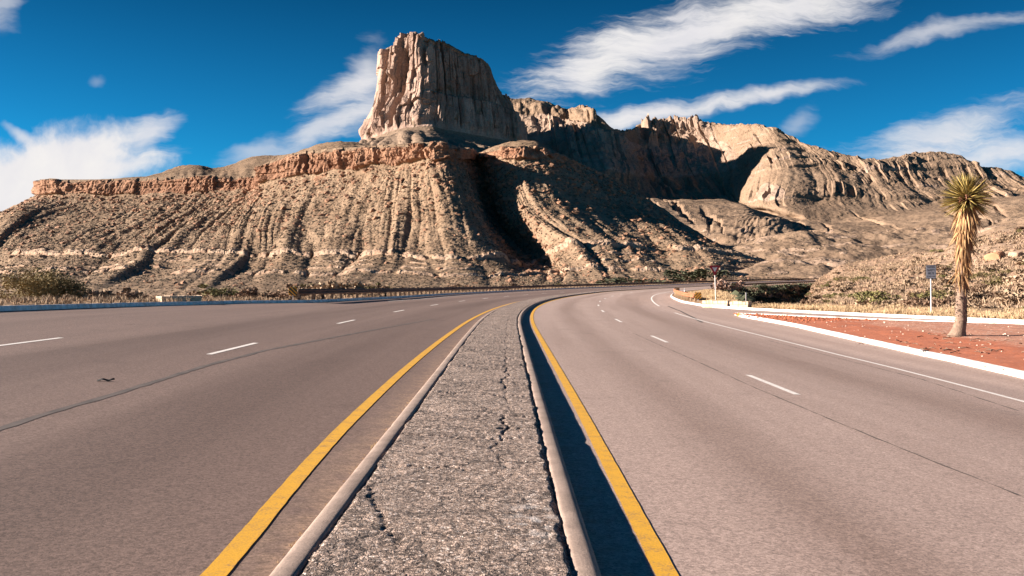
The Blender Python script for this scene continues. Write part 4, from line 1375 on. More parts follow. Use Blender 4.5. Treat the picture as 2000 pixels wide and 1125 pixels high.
def yield_sign():
    b = unp(1399, 598.5)
    Y = b.y
    k = Y / FOC
    root = empty('yield_sign', b, 'red and white triangular yield sign on a pale slim post', 'road sign', rz=R(7))
    H = 80 * k
    mb = MB()
    mb.tube([(0, 0.035, -0.1), (-0.05, 0.035, H * 0.45), (-0.105, 0.035, H - 0.06)], 0.034, 8)
    mb.build('post', M_STEEL, root)
    mb = MB(); mb.box((0, 0.03, 0.05), (0.16, 0.16, 0.14), bev=0.02); mb.build('base', M_STALK, root)
    side = 0.80
    zc = H - side * math.sqrt(3) / 2 / 3
    xc = -0.105
    pa = MB(); pa.prism(round_tri(side, 0.03), 0.006, Matrix.Translation((xc, -0.012, zc)))
    panel = pa.build('panel', M_RED, root)
    pw = MB(); pw.prism(round_tri(side * 0.46, 0.012), 0.003, Matrix.Translation((xc, -0.0175, zc + 0.005)))
    pw.build('inner_triangle', M_SIGNW, panel)
    text_mesh('lettering', 'YIELD', 0.080, M_RED, panel, (xc, -0.021, zc + 0.068))


def belt_sign():
    b = unp(1819, 617.5)
    k = b.y / FOC
    root = empty('road_sign', b, 'grey shaded rectangular seat belt law sign on a slim post left of the yucca', 'road sign', rz=R(4))
    H = 100 * k
    mb = MB(); mb.tube([(0.02, 0.035, -0.1), (0.0, 0.035, H * 0.5), (-0.01, 0.035, H - 0.04)], 0.027, 8); mb.build('post', M_STEEL, root)
    w, h = 21.5 * k, 27 * k
    zc = H - h / 2
    pa = MB(); pa.prism(round_rect(w, h, 0.05), 0.006, Matrix.Translation((-0.02, -0.005, zc)))
    panel = pa.build('panel', M_BLACK, root)
    pw = MB(); pw.prism(round_rect(w - 0.045, h - 0.045, 0.035), 0.003, Matrix.Translation((-0.02, -0.0105, zc)))
    pw.build('face', M_SIGNW, panel)
    for i, (tx, sz) in enumerate((('FASTEN', 0.125), ('SAFETY', 0.125), ('BELTS', 0.125), ('STATE LAW', 0.085))):
        text_mesh('lettering', tx, sz, M_BLACK, panel, (-0.02, -0.0135, zc + h * (0.335 - 0.225 * i)), sx=0.88)


yield_sign()
belt_sign()


def thin_post(px, py, top, r, mat, label, name, cat, cone=False):
    b = unp(px, py)
    H = (py - top) * b.y / FOC
    root = empty(name, b, label, cat)
    mb = MB()
    if cone:
        mb.tube([(0, 0, -0.05), (0, 0, H * 0.45), (-0.01, 0, H * 0.75), (-0.01, 0, H)], [r * 1.6, r * 1.3, r * 0.7, r * 0.5], 10)
    else:
        mb.box((0, 0, H / 2 - 0.05), (r * 2, r, H + 0.1), bev=0.005)
    mb.build('post', mat, root)
    mb = MB()
    mb.box((0, -r * 0.7 - 0.004, H - 0.12), (r * 1.5, 0.006, 0.16))
    mb.build('reflector', M_SIGNW, root)


thin_post(1457, 602, 571, 0.035, M_STEEL, 'thin grey marker stake behind the pale stone block wall', 'marker_post', 'marker post')
thin_post(1337, 577, 563, 0.055, M_SIGNW, 'short white tapering roadside post behind the rusty guardrail', 'marker_post', 'marker post', True)


# ------------------------------------------------------------------ low walls of pale stone blocks
def stone_wall(x0, x1, py, top, label, nb, seed, depth=0.45, ends=None):
    if ends:
        a, b = ends
    else:
        a = unp(x0, py); b = unp(x1, py)
        a.y += 0.25; b.y += 0.25
    mid = (a + b) / 2
    L = (b - a).length
    H = (py - top) * mid.y / FOC if not ends else EYE + (HZ - top) / FOC * mid.y - mid.z
    rz = math.atan2(b.y - a.y, b.x - a.x)
    root = empty('stone_wall', mid, label, 'stone wall', 'low pale stone walls beside the kerbs', rz)
    rr = random.Random(seed)
    lo = MB(); hi = MB()
    x = -L / 2
    for i in range(nb):
        w = L / nb * rr.uniform(0.85, 1.15) if i < nb - 1 else L / 2 - x
        lo.box((x + w / 2, rr.uniform(-.01, .01), H * 0.26 - 0.06), (w - 0.012, depth, H * 0.52 + 0.12), bev=0.015)
        x += w
    x = -L / 2 - 0.03
    while x < L / 2 - 0.02:
        w = min(rr.uniform(0.2, 0.42), L / 2 + 0.03 - x)
        hh = H * 0.46 * rr.uniform(0.86, 1.06)
        hi.box((x + w / 2, rr.uniform(-.02, .02), H * 0.535 + hh / 2), (max(w - 0.014, 0.03), depth + 0.05, hh), bev=0.022)
        x += w
    lo.build('base_course', M_STONE, root)
    hi.build('cap_course', M_STONE, root)


stone_wall(1377, 1426, 600.5, 587, 'low pale stone wall at the foot of the yield sign', 2, 3)
stone_wall(1431, 1466, 602.5, 588.5, 'shorter pale stone wall in front of the dark shaded bank', 2, 4)



# ------------------------------------------------------------------ the yucca
def blades(spec, wid, bend, taper_mid=0.55):
    """spec: list of (root, direction, length, droop); each blade a folded, pointed strip with some thickness"""
    V = []; F = []
    for (p, d, L, droop) in spec:
        p = np.asarray(p, float); d = np.asarray(d, float); d /= np.linalg.norm(d)
        side = np.cross(d, (0, 0, 1.0))
        if np.linalg.norm(side) < 0.1:
            side = np.array([1.0, 0, 0])
        a = random.uniform(-bend, bend)
        side /= np.linalg.norm(side)
        up = np.cross(side, d)
        side = side * math.cos(a) + up * math.sin(a)
        up = np.cross(side, d)
        b = len(V)
        w = wid * random.uniform(0.75, 1.25)
        for t, ww in ((0.0, 0.55), (0.3, 1.0), (taper_mid, 0.95), (0.8, 0.6), (1.0, 0.04)):
            c = p + d * L * t + np.array([0, 0, -droop * t * t * L])
            V += [c - side * w * ww / 2 + up * w * 0.14 * ww, c - up * w * 0.10 * ww, c + side * w * ww / 2 + up * w * 0.14 * ww]
        for k in range(4):
            i = b + 3 * k
            F += [(i, i + 1, i + 4, i + 3), (i + 1, i + 2, i + 5, i + 4), (i + 2, i, i + 3, i + 5)]
    me = bpy.data.meshes.new('leaf')
    me.from_pydata([tuple(v) for v in V], [], F)
    me.update()
    return me


def yucca():
    b = unp(1869, 657.0, 0.11)
    k = b.y / FOC
    root = empty('yucca_tree', b, 'tall yucca with spiky green crown and shaggy dead leaf skirt on red gravel', 'yucca')
    H = (657 - 388) * k                      # to the middle of the crown
    lean = lambda t: (8 * k * min(t / 0.12, 1)**0.7 + 11 * k * t**2.2, 0)
    # trunk, flared to the left at the foot
    n, m = 28, 90
    V = []
    for i in range(m):
        t = i / (m - 1)
        z = -0.12 + t * (H * 0.96 + 0.12)
        r = (10.5 * k) * (1 - 0.30 * t) + 6 * k * math.exp(-max(z, 0) / 0.16) + 2 * k * math.exp(-max(z, 0) / 0.5)
        cx, cy = lean(max(0, z) / H)
        cx += -2 * k * math.exp(-max(z, 0) / 0.22)
        for j in range(n):
            a = 2 * PI * j / n
            zz = z * 1.0
            rr = r * (1 + 0.05 * float(pn(math.cos(a) * 2, math.sin(a) * 2, zz * 3, 601)))
            rough = 1.0 if z > 0.95 else 0.25
            rr += rough * 0.018 * float(pn(math.cos(a) * 5, math.sin(a) * 5, zz * 22, 602))
            V.append((cx + rr * math.cos(a), cy + rr * math.sin(a), z))
    F = [(i * n + j, i * n + (j + 1) % n, (i + 1) * n + (j + 1) % n, (i + 1) * n + j) for i in range(m - 1) for j in range(n)]
    # leaf scars on the middle of the trunk
    sc = []
    for i in range(420):
        a = random.uniform(0, 2 * PI)
        z = random.uniform(0.75, 2.05) if random.random() < 0.8 else random.uniform(0.45, 0.9)
        t = z / H
        r = (10.0 * k) * (1 - 0.30 * t)
        cx, cy = lean(t)
        sc.append(((cx + r * math.cos(a), cy + r * math.sin(a), z), (math.cos(a), math.sin(a), random.uniform(-0.6, 0.5)), random.uniform(0.03, 0.075), 0.3))
    bm_ = blades(sc, 0.035, 0.5)
    nb = len(V)
    V += [v.co[:] for v in bm_.vertices]
    nf = len(F)
    F += [tuple(nb + q for q in p.vertices) for p in bm_.polygons]
    me = bpy.data.meshes.new('trunk'); me.from_pydata(V, [], F); me.update()
    me.polygons.foreach_set('use_smooth', [True] * len(me.polygons))
    me.materials.append(M_TRUNK); me.materials.append(M_TRUNKD)
    me.polygons.foreach_set('material_index', [0] * nf + [1] * (len(F) - nf))
    link('trunk', me, None, root)
    # dead skirt hanging along the upper trunk
    for nm, mt, cnt, sd in (('dead_leaves', M_DEAD, 620, 1), ('dead_leaves', M_DEAD2, 300, 2)):
        sp = []
        for i in range(cnt):
            t = random.random()**0.9
            zb = (657 - 560) * k + 0.30
            z = zb + t * (H * 0.98 - zb)
            a = random.uniform(0, 2 * PI)
            cx, cy = lean(z / H)
            r = 0.10
            out = 0.12 + 0.42 * t**2.4 + random.uniform(-0.08, 0.14)
            L = random.uniform(0.42, 0.78) * (0.8 + 0.3 * t)
            if random.random() < 0.035:
                out += 0.7
            sp.append(((cx + r * math.cos(a), cy + r * math.sin(a), z), (out * math.cos(a), out * math.sin(a), -1.0), L, 0.12))
        link(nm, blades(sp, 0.042, 0.9), mt, root)
    # living crown
    cx, cy = lean(1.0)
    C = np.array([cx + 0.02, 0, H])
    for nm, mt, cnt in (('leaves', M_LEAF, 300), ('leaves', M_LEAFY, 230)):
        sp = []
        for i in range(cnt):
            u = random.uniform(-0.62, 1.0)
            a = random.uniform(0, 2 * PI)
            q = math.sqrt(1 - u * u)
            d = np.array([q * math.cos(a), q * math.sin(a), u])
            L = random.uniform(0.64, 0.92) * (0.9 + 0.12 * (1 - abs(u)))
            sp.append((C + d * 0.06 + np.array([0, 0, 0.10 * u]), d, L, 0.03))
        link(nm, blades(sp, 0.046, 0.7, 0.5), mt, root)
    # remains of a flower stalk
    sp = []
    for i in range(90):
        t = random.random()
        p = C + np.array([0.42, 0.0, 0.45]) * (0.5 + 0.75 * t)
        a = random.uniform(0, 2 * PI)
        sp.append((p, (math.cos(a), math.sin(a), random.uniform(-0.4, 0.9)), random.uniform(0.05, 0.14), 0.1))
    link('flower_stalk', blades(sp, 0.030, 0.9), M_STALK, root)
    sp = []
    for i in range(120):
        a = random.uniform(0, 2 * PI); u = random.uniform(-0.5, 0.4)
        p = C + np.array([-0.12 + 0.16 * math.cos(a), -0.22 + 0.1 * math.sin(a), u * 0.3])
        sp.append((p, (math.cos(a), -abs(math.sin(a)), random.uniform(-0.8, 0.4)), random.uniform(0.08, 0.2), 0.2))
    link('flower_stalk', blades(sp, 0.03, 0.9), M_STALK, root)
    return b


YUC = yucca()


# ------------------------------------------------------------------ bushes and scatter
def bush_mesh(name, nleaf, size, leaf, seed, lumps=9, flat=0.8, upright=0.0):
    """crown of many small leaves set on several uneven lumps; unit bush about 1 wide, base at z=0"""
    r = np.random.default_rng(seed)
    c = r.normal(size=(lumps, 3)) * np.array([0.28, 0.28, 0.13]) + np.array([0, 0, 0.36])
    rad = r.uniform(0.13, 0.27, lumps)
    i = r.integers(0, lumps, nleaf)
    d = r.normal(size=(nleaf, 3)); d /= np.linalg.norm(d, axis=1)[:, None]
    p = c[i] + d * (rad[i] * r.uniform(0.45, 1.05, nleaf))[:, None]
    p[:, 2] = np.abs(p[:, 2]) * flat
    a = r.normal(size=(nleaf, 3)) + d * 0.9 + np.array([0, 0, upright]); a /= np.linalg.norm(a, axis=1)[:, None]
    s = np.cross(a, r.normal(size=(nleaf, 3))); s /= np.linalg.norm(s, axis=1)[:, None]
    L = leaf * r.uniform(0.6, 1.4, nleaf)[:, None]
    W = L * 0.36
    V = np.stack([p - a * L * .5, p + s * W, p + a * L * .5, p - s * W], 1).reshape(-1, 3) * size
    me = raw_mesh(name, V, np.arange(nleaf * 4), np.full(nleaf, 4), False)
    return me


def stems_mesh(name, size, seed, n=14):
    r = random.Random(seed)
    mb = MB()
    for i in range(n):
        a = r.uniform(0, 2 * PI); q = r.uniform(0.15, 0.42)
        mb.tube([(0.03 * math.cos(a), 0.03 * math.sin(a), -0.05), (q * .5 * math.cos(a + .2), q * .5 * math.sin(a + .2), 0.22), (q * math.cos(a), q * math.sin(a), r.uniform(0.35, 0.55))], [0.016, 0.011, 0.004], 5)
    me = bpy.data.meshes.new(name)
    me.from_pydata([tuple(Vector(v) * size) for v in mb.V], [], mb.F)
    me.update()
    return me


PROTO = {}


def bush(kind, loc, w, h, label, group=None, name='bush', cat='bush', rz=None):
    """kind: olive, brown, dark, green, straw"""
    mt = {'olive': M_BUSH_O, 'brown': M_BUSH_B, 'dark': M_BUSH_D, 'green': M_BUSH_G, 'bare': M_BARE, 'straw': M_STRAW2}[kind]
    v = random.randrange(3)
    key = (kind, v)
    if key not in PROTO:
        nl = {'olive': 900, 'brown': 700, 'dark': 900, 'green': 900, 'straw': 500, 'bare': 420}[kind]
        lf = {'olive': 0.075, 'brown': 0.10, 'dark': 0.085, 'green': 0.075, 'straw': 0.16, 'bare': 0.12}[kind]
        me = bush_mesh('foliage', nl, 1.0, lf, 700 + v * 7 + len(kind), upright=0.8 if kind in ('straw', 'brown') else 0.2)
        me.materials.append(mt)
        st = stems_mesh('stems', 1.0, 800 + v)
        st.materials.append(M_STICK)
        PROTO[key] = (me, st)
    me, st = PROTO[key]
    root = empty(name, loc, label, cat, group, random.uniform(0, 6.28) if rz is None else rz)
    root.scale = (w, w, h / 0.62)
    for n_, m_ in (('foliage', me), ('stems', st)):
        o = bpy.data.objects.new(n_, m_)
        COL.objects.link(o); o.parent = root
    return root


def surf_left(px, Y):
    """point on the left verge below a bearing"""
    X = (px - 1000) / FOC * Y
    s, o = inv_align(X, Y)
    z = float(gz(X, Y)) + float(left_z(np.array([[s]]), np.array([[o]]), np.array([[[X, Y, 0.0]]]))[0, 0])
    return Vector((X, Y, z))


def surf_right(px, Y):
    X = (px - 1000) / FOC * Y
    s, o = inv_align(X, Y)
    z = float(gz(X, Y)) + float(right_z(np.array([[s]]), np.array([[o]]), np.array([[[X, Y, 0.0]]]))[0, 0])
    return Vector((X, Y, z))


stone_wall(311, 389, 600, 577, 'low pale stone wall behind the far left kerb', 3, 5, ends=(surf_left(311, 41.0), surf_left(389, 42.5)))

# the big olive bush behind the far left kerb: a thing with its own dense crown
def big_bush():
    p = surf_left(72, 41)
    root = empty('bush', p, 'large dense olive green bush at the far left behind the pale kerb', 'bush')
    me = bush_mesh('foliage', 15000, 1.0, 0.026, 91, lumps=26, flat=1.0, upright=0.3)
    V = np.empty(len(me.vertices) * 3, np.float32); me.vertices.foreach_get('co', V)
    V = V.reshape(-1, 3) * np.array([3.4, 2.4, 2.3])
    me.vertices.foreach_set('co', V.ravel().astype(np.float32)); me.update()
    link('foliage', me, M_BUSH_L, root)
    st = stems_mesh('stems', 2.0, 92, 24)
    link('stems', st, M_STICK, root)


big_bush()
bush('brown', surf_left(160, 43), 1.6, 0.8, 'reddish brown bare bush right beside the large olive bush')
bush('green', surf_left(435, 50), 2.0, 0.75, 'yellow green bush behind the kerb between the low stone wall and the guardrail')
bush('olive', surf_left(12, 43), 1.4, 0.7, 'small olive bush at the very edge of the picture beside the large olive bush')
lb = [(200, 44), (225, 47), (245, 43), (270, 47), (292, 49), (395, 48), (410, 52), (465, 53), (490, 50), (515, 54), (540, 50), (560, 55), (580, 53)]
for i, (px, Y) in enumerate(lb):
    bush('brown' if i % 3 else 'straw', surf_left(px, Y + 2), random.uniform(0.9, 1.6), random.uniform(0.45, 0.8),
         'low brown dry shrub in the row behind the far left kerb', 'dry shrubs behind the far left kerb', name='shrub', cat='shrub')

bush('bare', Vector((pix(1418, 576, 100))), 2.6, 1.6, 'hazy pinkish bare bush just right of the yield sign post')
dk = Vector((pix(1352, 553, 345)))
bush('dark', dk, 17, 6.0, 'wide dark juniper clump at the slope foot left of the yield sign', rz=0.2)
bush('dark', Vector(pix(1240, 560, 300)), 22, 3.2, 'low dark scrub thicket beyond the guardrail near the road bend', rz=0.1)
rb_ = random.Random(31)
for i in range(26):
    s_ = rb_.uniform(58, 175)
    o_ = float(oLK(s_)) - rb_.uniform(3.0, 9.0)
    X, Y = (float(q) for q in align(s_, o_))
    w_ = rb_.uniform(1.2, 2.6)
    bush(('brown', 'straw', 'olive')[i % 3], surf_left(X / Y * FOC + 1000, Y), w_, w_ * rb_.uniform(0.4, 0.55), 'dry shrub beyond the long dark guardrail', 'dry shrubs beyond the long guardrail', name='shrub', cat='shrub')
rw = random.Random(12)
for i in range(90):
    s_ = rw.uniform(66, 110) if i % 4 == 0 else rw.uniform(120, 275)
    o_ = float(np.interp(s_, [57, 61, 75, 100, 130, 160, 250, 420], [15.5, 13.6, 15.3, 17.0, 16.5, 16.0, 15.0, 14.5])) + rw.uniform(0.6, 3.6)
    X, Y = (float(q) for q in align(s_, o_))
    px = X / Y * FOC + 1000
    if px < 1428 or px > 1610:
        continue
    w_ = rw.uniform(1.2, 2.6) * (1.0 if s_ < 115 else 1.5)
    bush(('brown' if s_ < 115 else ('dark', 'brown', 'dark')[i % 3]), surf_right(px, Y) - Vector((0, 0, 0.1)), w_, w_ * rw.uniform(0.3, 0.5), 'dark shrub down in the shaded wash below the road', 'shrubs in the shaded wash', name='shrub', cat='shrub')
for px, Y, w_ in ((1578, 104, 2.6), (1590, 100, 2.0), (1600, 108, 2.8), (1588, 122, 3.0), (1604, 135, 2.6)):
    bush('brown', surf_right(px, Y) + Vector((0, 0, 0.6)), w_, w_ * 0.6, 'dark shrub down in the shaded wash below the road', 'shrubs in the shaded wash', name='shrub', cat='shrub')



def hill_at(px, py):
    """nearest hill grid point for a pixel"""
    q = hillP.reshape(-1, 3)
    u = q[:, 0] / q[:, 1] * FOC + 1000
    v = HZ - (q[:, 2] - EYE) / q[:, 1] * FOC
    d = (u - px)**2 + (v - py)**2 + 0.002 * (q[:, 1])**1.0
    d[(hillV.ravel() < 0.98)] = 1e9
    return Vector(q[int(np.argmin(d))])


bush('green', hill_at(1716, 598), 2.3, 1.4, 'rounded green bush at the hill foot left of the rectangular sign')
bush('straw', hill_at(1690, 602), 1.9, 0.9, 'pale dry tuft bush beside the rounded green bush at the hill foot')
hq = hillP.reshape(-1, 3)
hv = hillV.ravel()
ok = np.where((hv > 1.03) & (hq[:, 0] / hq[:, 1] * FOC + 1000 < 2040) & (hq[:, 1] < 215))[0]
wts = 1.0 / hq[ok, 1]**1.0
pick = RNG.choice(ok, 190, replace=False, p=wts / wts.sum())
for n_, i in enumerate(pick):
    p = Vector(hq[i])
    kd = ('straw', 'olive', 'straw', 'green', 'straw', 'brown', 'straw')[n_ % 7]
    lab, grp = {'straw': ('pale straw coloured clump on the scrub hillside', 'straw clumps on the hillside'),
                'olive': ('olive green shrub on the scrub hillside', 'olive shrubs on the hillside'),
                'green': ('yellow green shrub on the scrub hillside', 'yellow green shrubs on the hillside'),
                'brown': ('leafless brown shrub on the scrub hillside', 'brown shrubs on the hillside')}[kd]
    s_ = random.uniform(0.7, 1.9)
    bush(kd, p - Vector((0, 0, 0.05)), s_ * 1.25, s_ * 0.55, lab, grp, name='shrub', cat='shrub')


# boulders as things
def boulder(p, size, seed, mat, label, group=None):
    bm = bmesh.new()
    bmesh.ops.create_icosphere(bm, subdivisions=3, radius=0.5)
    for v in bm.verts:
        c = v.co
        k = 1 + 0.35 * float(pn(c.x * 1.7, c.y * 1.7, c.z * 1.7, seed)) + 0.14 * float(pn(c.x * 5, c.y * 5, c.z * 5, seed + 1))
        v.co = Vector([max(-0.40, min(0.33 + 0.05 * i_, q)) for i_, q in enumerate(c * k)])
    me = bpy.data.meshes.new('boulder'); bm.to_mesh(me); bm.free()
    o = link('boulder', me, mat, label=label, cat='boulder', group=group)
    o.location = p; o.scale = size
    o.rotation_euler = (0.15, 0.1, seed * 1.3)
    return o


boulder(hill_at(1945, 504), (3.6, 2.4, 1.7), 3, M_ROCK_O, 'large orange boulder on the scrub hillside right of the yucca')
boulder(hill_at(1984, 497), (1.9, 1.5, 1.0), 4, M_PALEB, 'smaller pale boulder just right of the orange boulder')


def scatter(name, tmpl, faces, pts, scl, mat, kind='stuff', label=None, cat=None, tilt=0.3, smooth=False, nrm=None):
    """many small copies of a template joined in one mesh"""
    n = len(pts)
    a = RNG.uniform(0, 2 * PI, n)
    ca, sa = np.cos(a), np.sin(a)
    T_ = np.asarray(tmpl)
    if T_.ndim == 2:
        T_ = np.repeat(T_[None], n, 0)
    q = T_ * scl[:, None, :]
    x = q[..., 0] * ca[:, None] - q[..., 1] * sa[:, None]
    y = q[..., 0] * sa[:, None] + q[..., 1] * ca[:, None]
    V = np.stack([x, y, q[..., 2]], -1) + pts[:, None, :]
    k = T_.shape[1]
    F = np.asarray(faces)
    L = (F[None] + (np.arange(n) * k)[:, None, None]).reshape(-1)
    me = raw_mesh(name, V.reshape(-1, 3), L, np.full(n * len(F), F.shape[1]), smooth)
    return link(name, me, mat, kind=kind, label=label, cat=cat)


def ico(sub=1):
    bm = bmesh.new(); bmesh.ops.create_icosphere(bm, subdivisions=sub, radius=1.0)
    v = np.array([x.co[:] for x in bm.verts]); f = np.array([[x.index for x in q.verts] for q in bm.faces]); bm.free()
    return v, f


IV, IF = ico(1)


def lumps(n, rough, flat):
    q = IV[None] * (1 + rough * RNG.uniform(-1, 1, (n, len(IV), 1)))
    q[..., 2] *= flat
    return q


def pick_cells(P, mask, n, w=None):
    idx = np.where(mask.ravel())[0]
    pr = None
    if w is not None:
        pr = w.ravel()[idx]; pr = pr / pr.sum()
    i = RNG.choice(idx, n, p=pr)
    r, c = P.shape[:2]
    q = P.reshape(-1, 3)
    j = np.minimum(i + 1, r * c - 1)
    k = np.minimum(i + c, r * c - 1)
    u = RNG.uniform(0, 1, (n, 1)); v = RNG.uniform(0, 1, (n, 1))
    return q[i] + u * 0.5 * (q[j] - q[i]) + v * 0.5 * (q[k] - q[i])


# cell areas weight the scatter evenly over the slope
def cell_area(P):
    a = np.linalg.norm(np.gradient(P, axis=1), axis=2) * np.linalg.norm(np.gradient(P, axis=0), axis=2)
    return a


ar = cell_area(mesaP)
vis = (mesaU > 0.6) & (mesaU < 17.5)
pts = pick_cells(mesaP, vis & (mesaV > 2.1), 26000, ar * (0.35 + sstep(fbm(mesaP[..., 0] / 40, mesaP[..., 1] / 40, 0, 3, seed=71), -0.4, 0.4)) / np.maximum(mesaP[..., 1], 120))
sz = RNG.uniform(0.3, 0.8, len(pts)) * np.clip(pts[:, 1] / 560, 0.3, 1.2)
scatter('scrub', lumps(len(pts), 0.35, 0.75), IF, pts, np.stack([sz, sz, sz], 1), M_SCRUB, label='dark scrub dotted over the mesa slopes')
pts = pick_cells(mesaP, vis & (mesaV > 2.02), 3800, ar * (np.exp(-(mesaV - 2.0) / 0.45) * 1.4 + 0.10 + 0.9 * ((mesaU > 11) & (mesaU < 16)) * sstep(fbm(mesaP[..., 0] / 25, mesaP[..., 1] / 25, 0, 2, seed=72), 0.0, 0.4)))
sz = RNG.uniform(0.35, 1.0, len(pts))**2.2 * 2.3 * np.clip(pts[:, 1] / 560, 0.3, 1.25) + 0.2
scatter('rubble', lumps(len(pts), 0.4, 0.8), IF, pts, np.stack([sz, sz * 0.8, sz * 0.8], 1), M_ROCK_R, label='orange boulders and rubble fallen below the mesa cliffs')

# small scrub over the near hill
ar = cell_area(hillP)
pts = pick_cells(hillP, (hillV > 1.0) & (hillP[..., 0] / hillP[..., 1] < 0.62), 9000, ar / np.maximum(hillP[..., 1], 40))


def tuft_field(name, pts, size, nb, mat, label, lean=0.5, wid=0.10):
    n = len(pts)
    a = RNG.uniform(0, 2 * PI, (n, nb)); l = RNG.uniform(0.05, lean, (n, nb)); h = RNG.uniform(0.6, 1.1, (n, nb))
    w = RNG.uniform(0, 2 * PI, (n, nb))
    base = np.stack([np.cos(a) * 0.22, np.sin(a) * 0.22, -0.1 + 0 * a], -1) * RNG.uniform(0, 1, (n, nb, 1))
    tip = base + np.stack([np.cos(a) * l, np.sin(a) * l, h], -1)
    sd = np.stack([np.cos(w), np.sin(w), 0 * w], -1) * wid
    T_ = np.stack([base - sd, base + sd, tip], 2).reshape(n, nb * 3, 3)
    F = np.arange(nb * 3).reshape(-1, 3)
    return scatter(name, T_, F, pts, np.stack([size, size, size], 1), mat, label=label)


h_ = RNG.uniform(0.25, 0.62, len(pts))
sel = RNG.uniform(size=len(pts)) < 0.75
tuft_field('grass', pts[sel], h_[sel], 9, M_STRAW2, 'dry grass tufts over the scrub hillside', 0.9, 0.13)
sc_ = pts[~sel]; sz = h_[~sel] * 0.75
scatter('scrub', lumps(len(sc_), 0.4, 0.7), IF, sc_, np.stack([sz, sz, sz], 1), M_BUSH_B, label='small dark scrub over the hillside')

# golden grass strip behind the right kerb and on the bend
S_ = np.concatenate([RNG.uniform(20, 69, 5200), RNG.uniform(69, 112, 2600)])
D_ = np.where(S_ < 66, 0.25, 1.0) + np.abs(RNG.normal(0, 1, len(S_))) * np.where(S_ < 69, 2.0, 2.0)
O_ = oK1(S_) + 0.17 + D_
Pg = on_road(S_, O_)
Pg[:, 2] += right_z(S_[:, None], O_[:, None], Pg[:, None, :])[:, 0]
keep = (Pg[:, 0] / Pg[:, 1] < 0.62)
Pg = Pg[keep]
wall_x = Pg[:, 0] / Pg[:, 1] * FOC + 1000
keep = ~((wall_x > 1372) & (wall_x < 1470) & (D_[keep[:len(D_)]] if False else (Pg[:, 1] < 61)))
Pg = Pg[keep]
tuft_field('grass', Pg, RNG.uniform(0.10, 0.26, len(Pg)), 12, M_STRAW, 'golden dry grass along the white kerb', 0.55, 0.06)

# dark scrub all over the shaded bank
S_ = RNG.uniform(64, 300, 2600)
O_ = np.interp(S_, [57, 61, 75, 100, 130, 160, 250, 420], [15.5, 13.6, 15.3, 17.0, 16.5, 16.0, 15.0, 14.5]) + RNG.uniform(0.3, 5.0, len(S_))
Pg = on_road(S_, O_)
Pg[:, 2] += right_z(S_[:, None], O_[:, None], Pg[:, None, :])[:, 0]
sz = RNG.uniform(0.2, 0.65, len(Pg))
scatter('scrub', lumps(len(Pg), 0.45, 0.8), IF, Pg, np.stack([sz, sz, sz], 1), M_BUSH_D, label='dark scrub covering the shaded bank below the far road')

# dry grass behind the left kerb
S_ = RNG.uniform(22, 110, 2200)
O_ = oLK(S_) - 0.3 - np.abs(RNG.normal(0, 1, len(S_))) * 2.6
Pg = on_road(S_, O_)
Pg[:, 2] += left_z(S_[:, None], O_[:, None], Pg[:, None, :])[:, 0]
tuft_field('grass', Pg, RNG.uniform(0.12, 0.30, len(Pg)), 8, M_STRAW2, 'dry grass behind the left kerb', 0.6, 0.08)

# weeds in the gutter beside the median
S_ = np.concatenate([RNG.uniform(4.6, 14, 60), RNG.normal(8.4, 0.12, 18), RNG.normal(11.4, 0.3, 16), RNG.normal(5.3, 0.1, 10)])
Pg = on_road(S_, oL(S_) - RNG.uniform(0.0, 0.05, len(S_)))
tuft_field('grass', Pg, RNG.uniform(0.012, 0.035, len(Pg)), 9, M_STRAW, 'wisps of dry grass in the gutter beside the median', 0.9, 0.05)

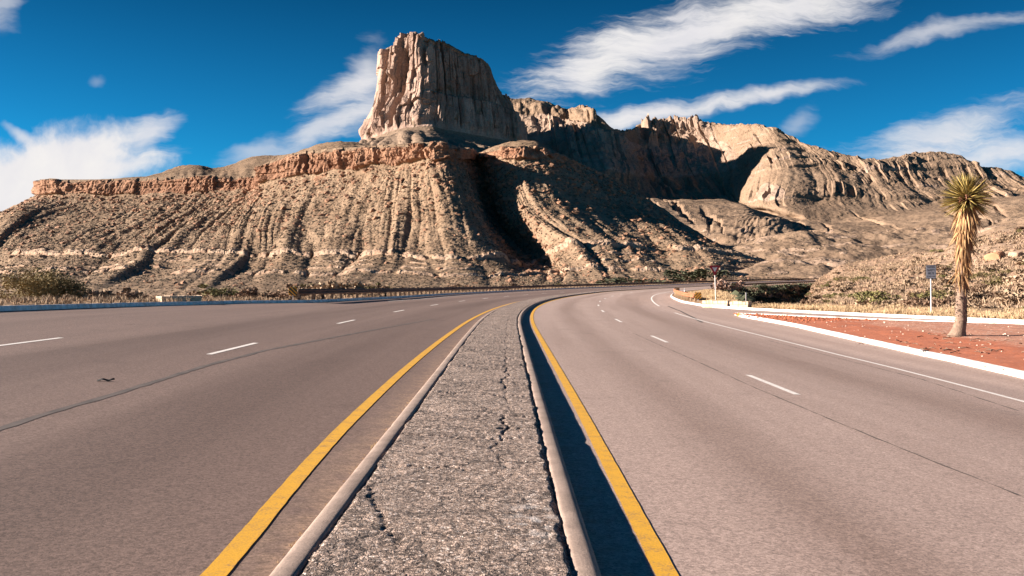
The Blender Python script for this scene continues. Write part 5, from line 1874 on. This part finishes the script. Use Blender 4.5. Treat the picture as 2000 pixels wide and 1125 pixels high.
# pebbles on the cinder island, dead sticks round the yucca
iP = islP.reshape(-1, 3); iS = islS.ravel(); iO = islO.ravel()
idx = RNG.choice(np.where((iS > 14))[0], 2600)
pts = iP[idx] + np.c_[RNG.uniform(-.3, .3, len(idx)), RNG.uniform(-.3, .3, len(idx)), np.full(len(idx), 0.0)]
sz = RNG.uniform(0.3, 1.0, len(pts))**2 * 0.055 + 0.015
m_ = (pts[:, 0] - YUC.x)**2 + ((pts[:, 1] - YUC.y) * 0.8)**2 < 60
scatter('gravel', lumps(int((~m_).sum()), 0.4, 0.7), IF, pts[~m_], np.stack([sz, sz, sz], 1)[~m_], M_GRAVEL, label='red cinder stones on the island')
kk = m_ & (RNG.uniform(size=len(m_)) < 0.18)
scatter('gravel', lumps(int(kk.sum()), 0.4, 0.7), IF, pts[kk], np.stack([sz, sz, sz], 1)[kk] * 0.55, M_LIME, label='pale stones scattered round the yucca foot')
rr = random.Random(5)
mb = MB()
for i in range(46):
    p = unp(rr.gauss(1860, 55), rr.uniform(652, 690), 0.125)
    a = rr.uniform(0, 2 * PI); L = rr.uniform(0.1, 0.38)
    mb.tube([p, p + Vector((math.cos(a) * L * .5, math.sin(a) * L * .5, 0.03)), p + Vector((math.cos(a + .3) * L, math.sin(a + .3) * L, 0.0))], [0.014, 0.014, 0.006], 5)
mb.build('debris', M_STICK, None, kind='stuff', label='dead leaves and sticks littering the gravel round the yucca')

# torn tyre scrap on the left carriageway
tp = unp(206, 745.5)
bm = bmesh.new()
rows = []
for i in range(15):
    t = i / 14
    x = -0.17 + 0.34 * t
    w = 0.05 * (math.sin(PI * min(1, t * 1.1 + 0.05)) ** 0.5) * (1 + 0.25 * math.sin(t * 23))
    zc = 0.012 + 0.022 * math.sin(t * 5.0)**2
    rows.append([bm.verts.new((x, -w + 0.05 * t, zc)), bm.verts.new((x, 0.05 * t, zc + 0.022)), bm.verts.new((x, w + 0.05 * t, zc)), bm.verts.new((x, 0.05 * t, zc - 0.008))])
for a, b in zip(rows[:-1], rows[1:]):
    for k in range(4):
        bm.faces.new([a[k], a[(k + 1) % 4], b[(k + 1) % 4], b[k]])
bm.faces.new(rows[0]); bm.faces.new(rows[-1][::-1])
bmesh.ops.recalc_face_normals(bm, faces=bm.faces)
me = bpy.data.meshes.new('tyre_scrap'); bm.to_mesh(me); bm.free()
o = link('tyre_scrap', me, M_RUBBER, label='torn strip of black tyre rubber lying on the left carriageway', cat='tyre scrap')
o.location = tp
o.scale = (0.62, 0.62, 0.8)
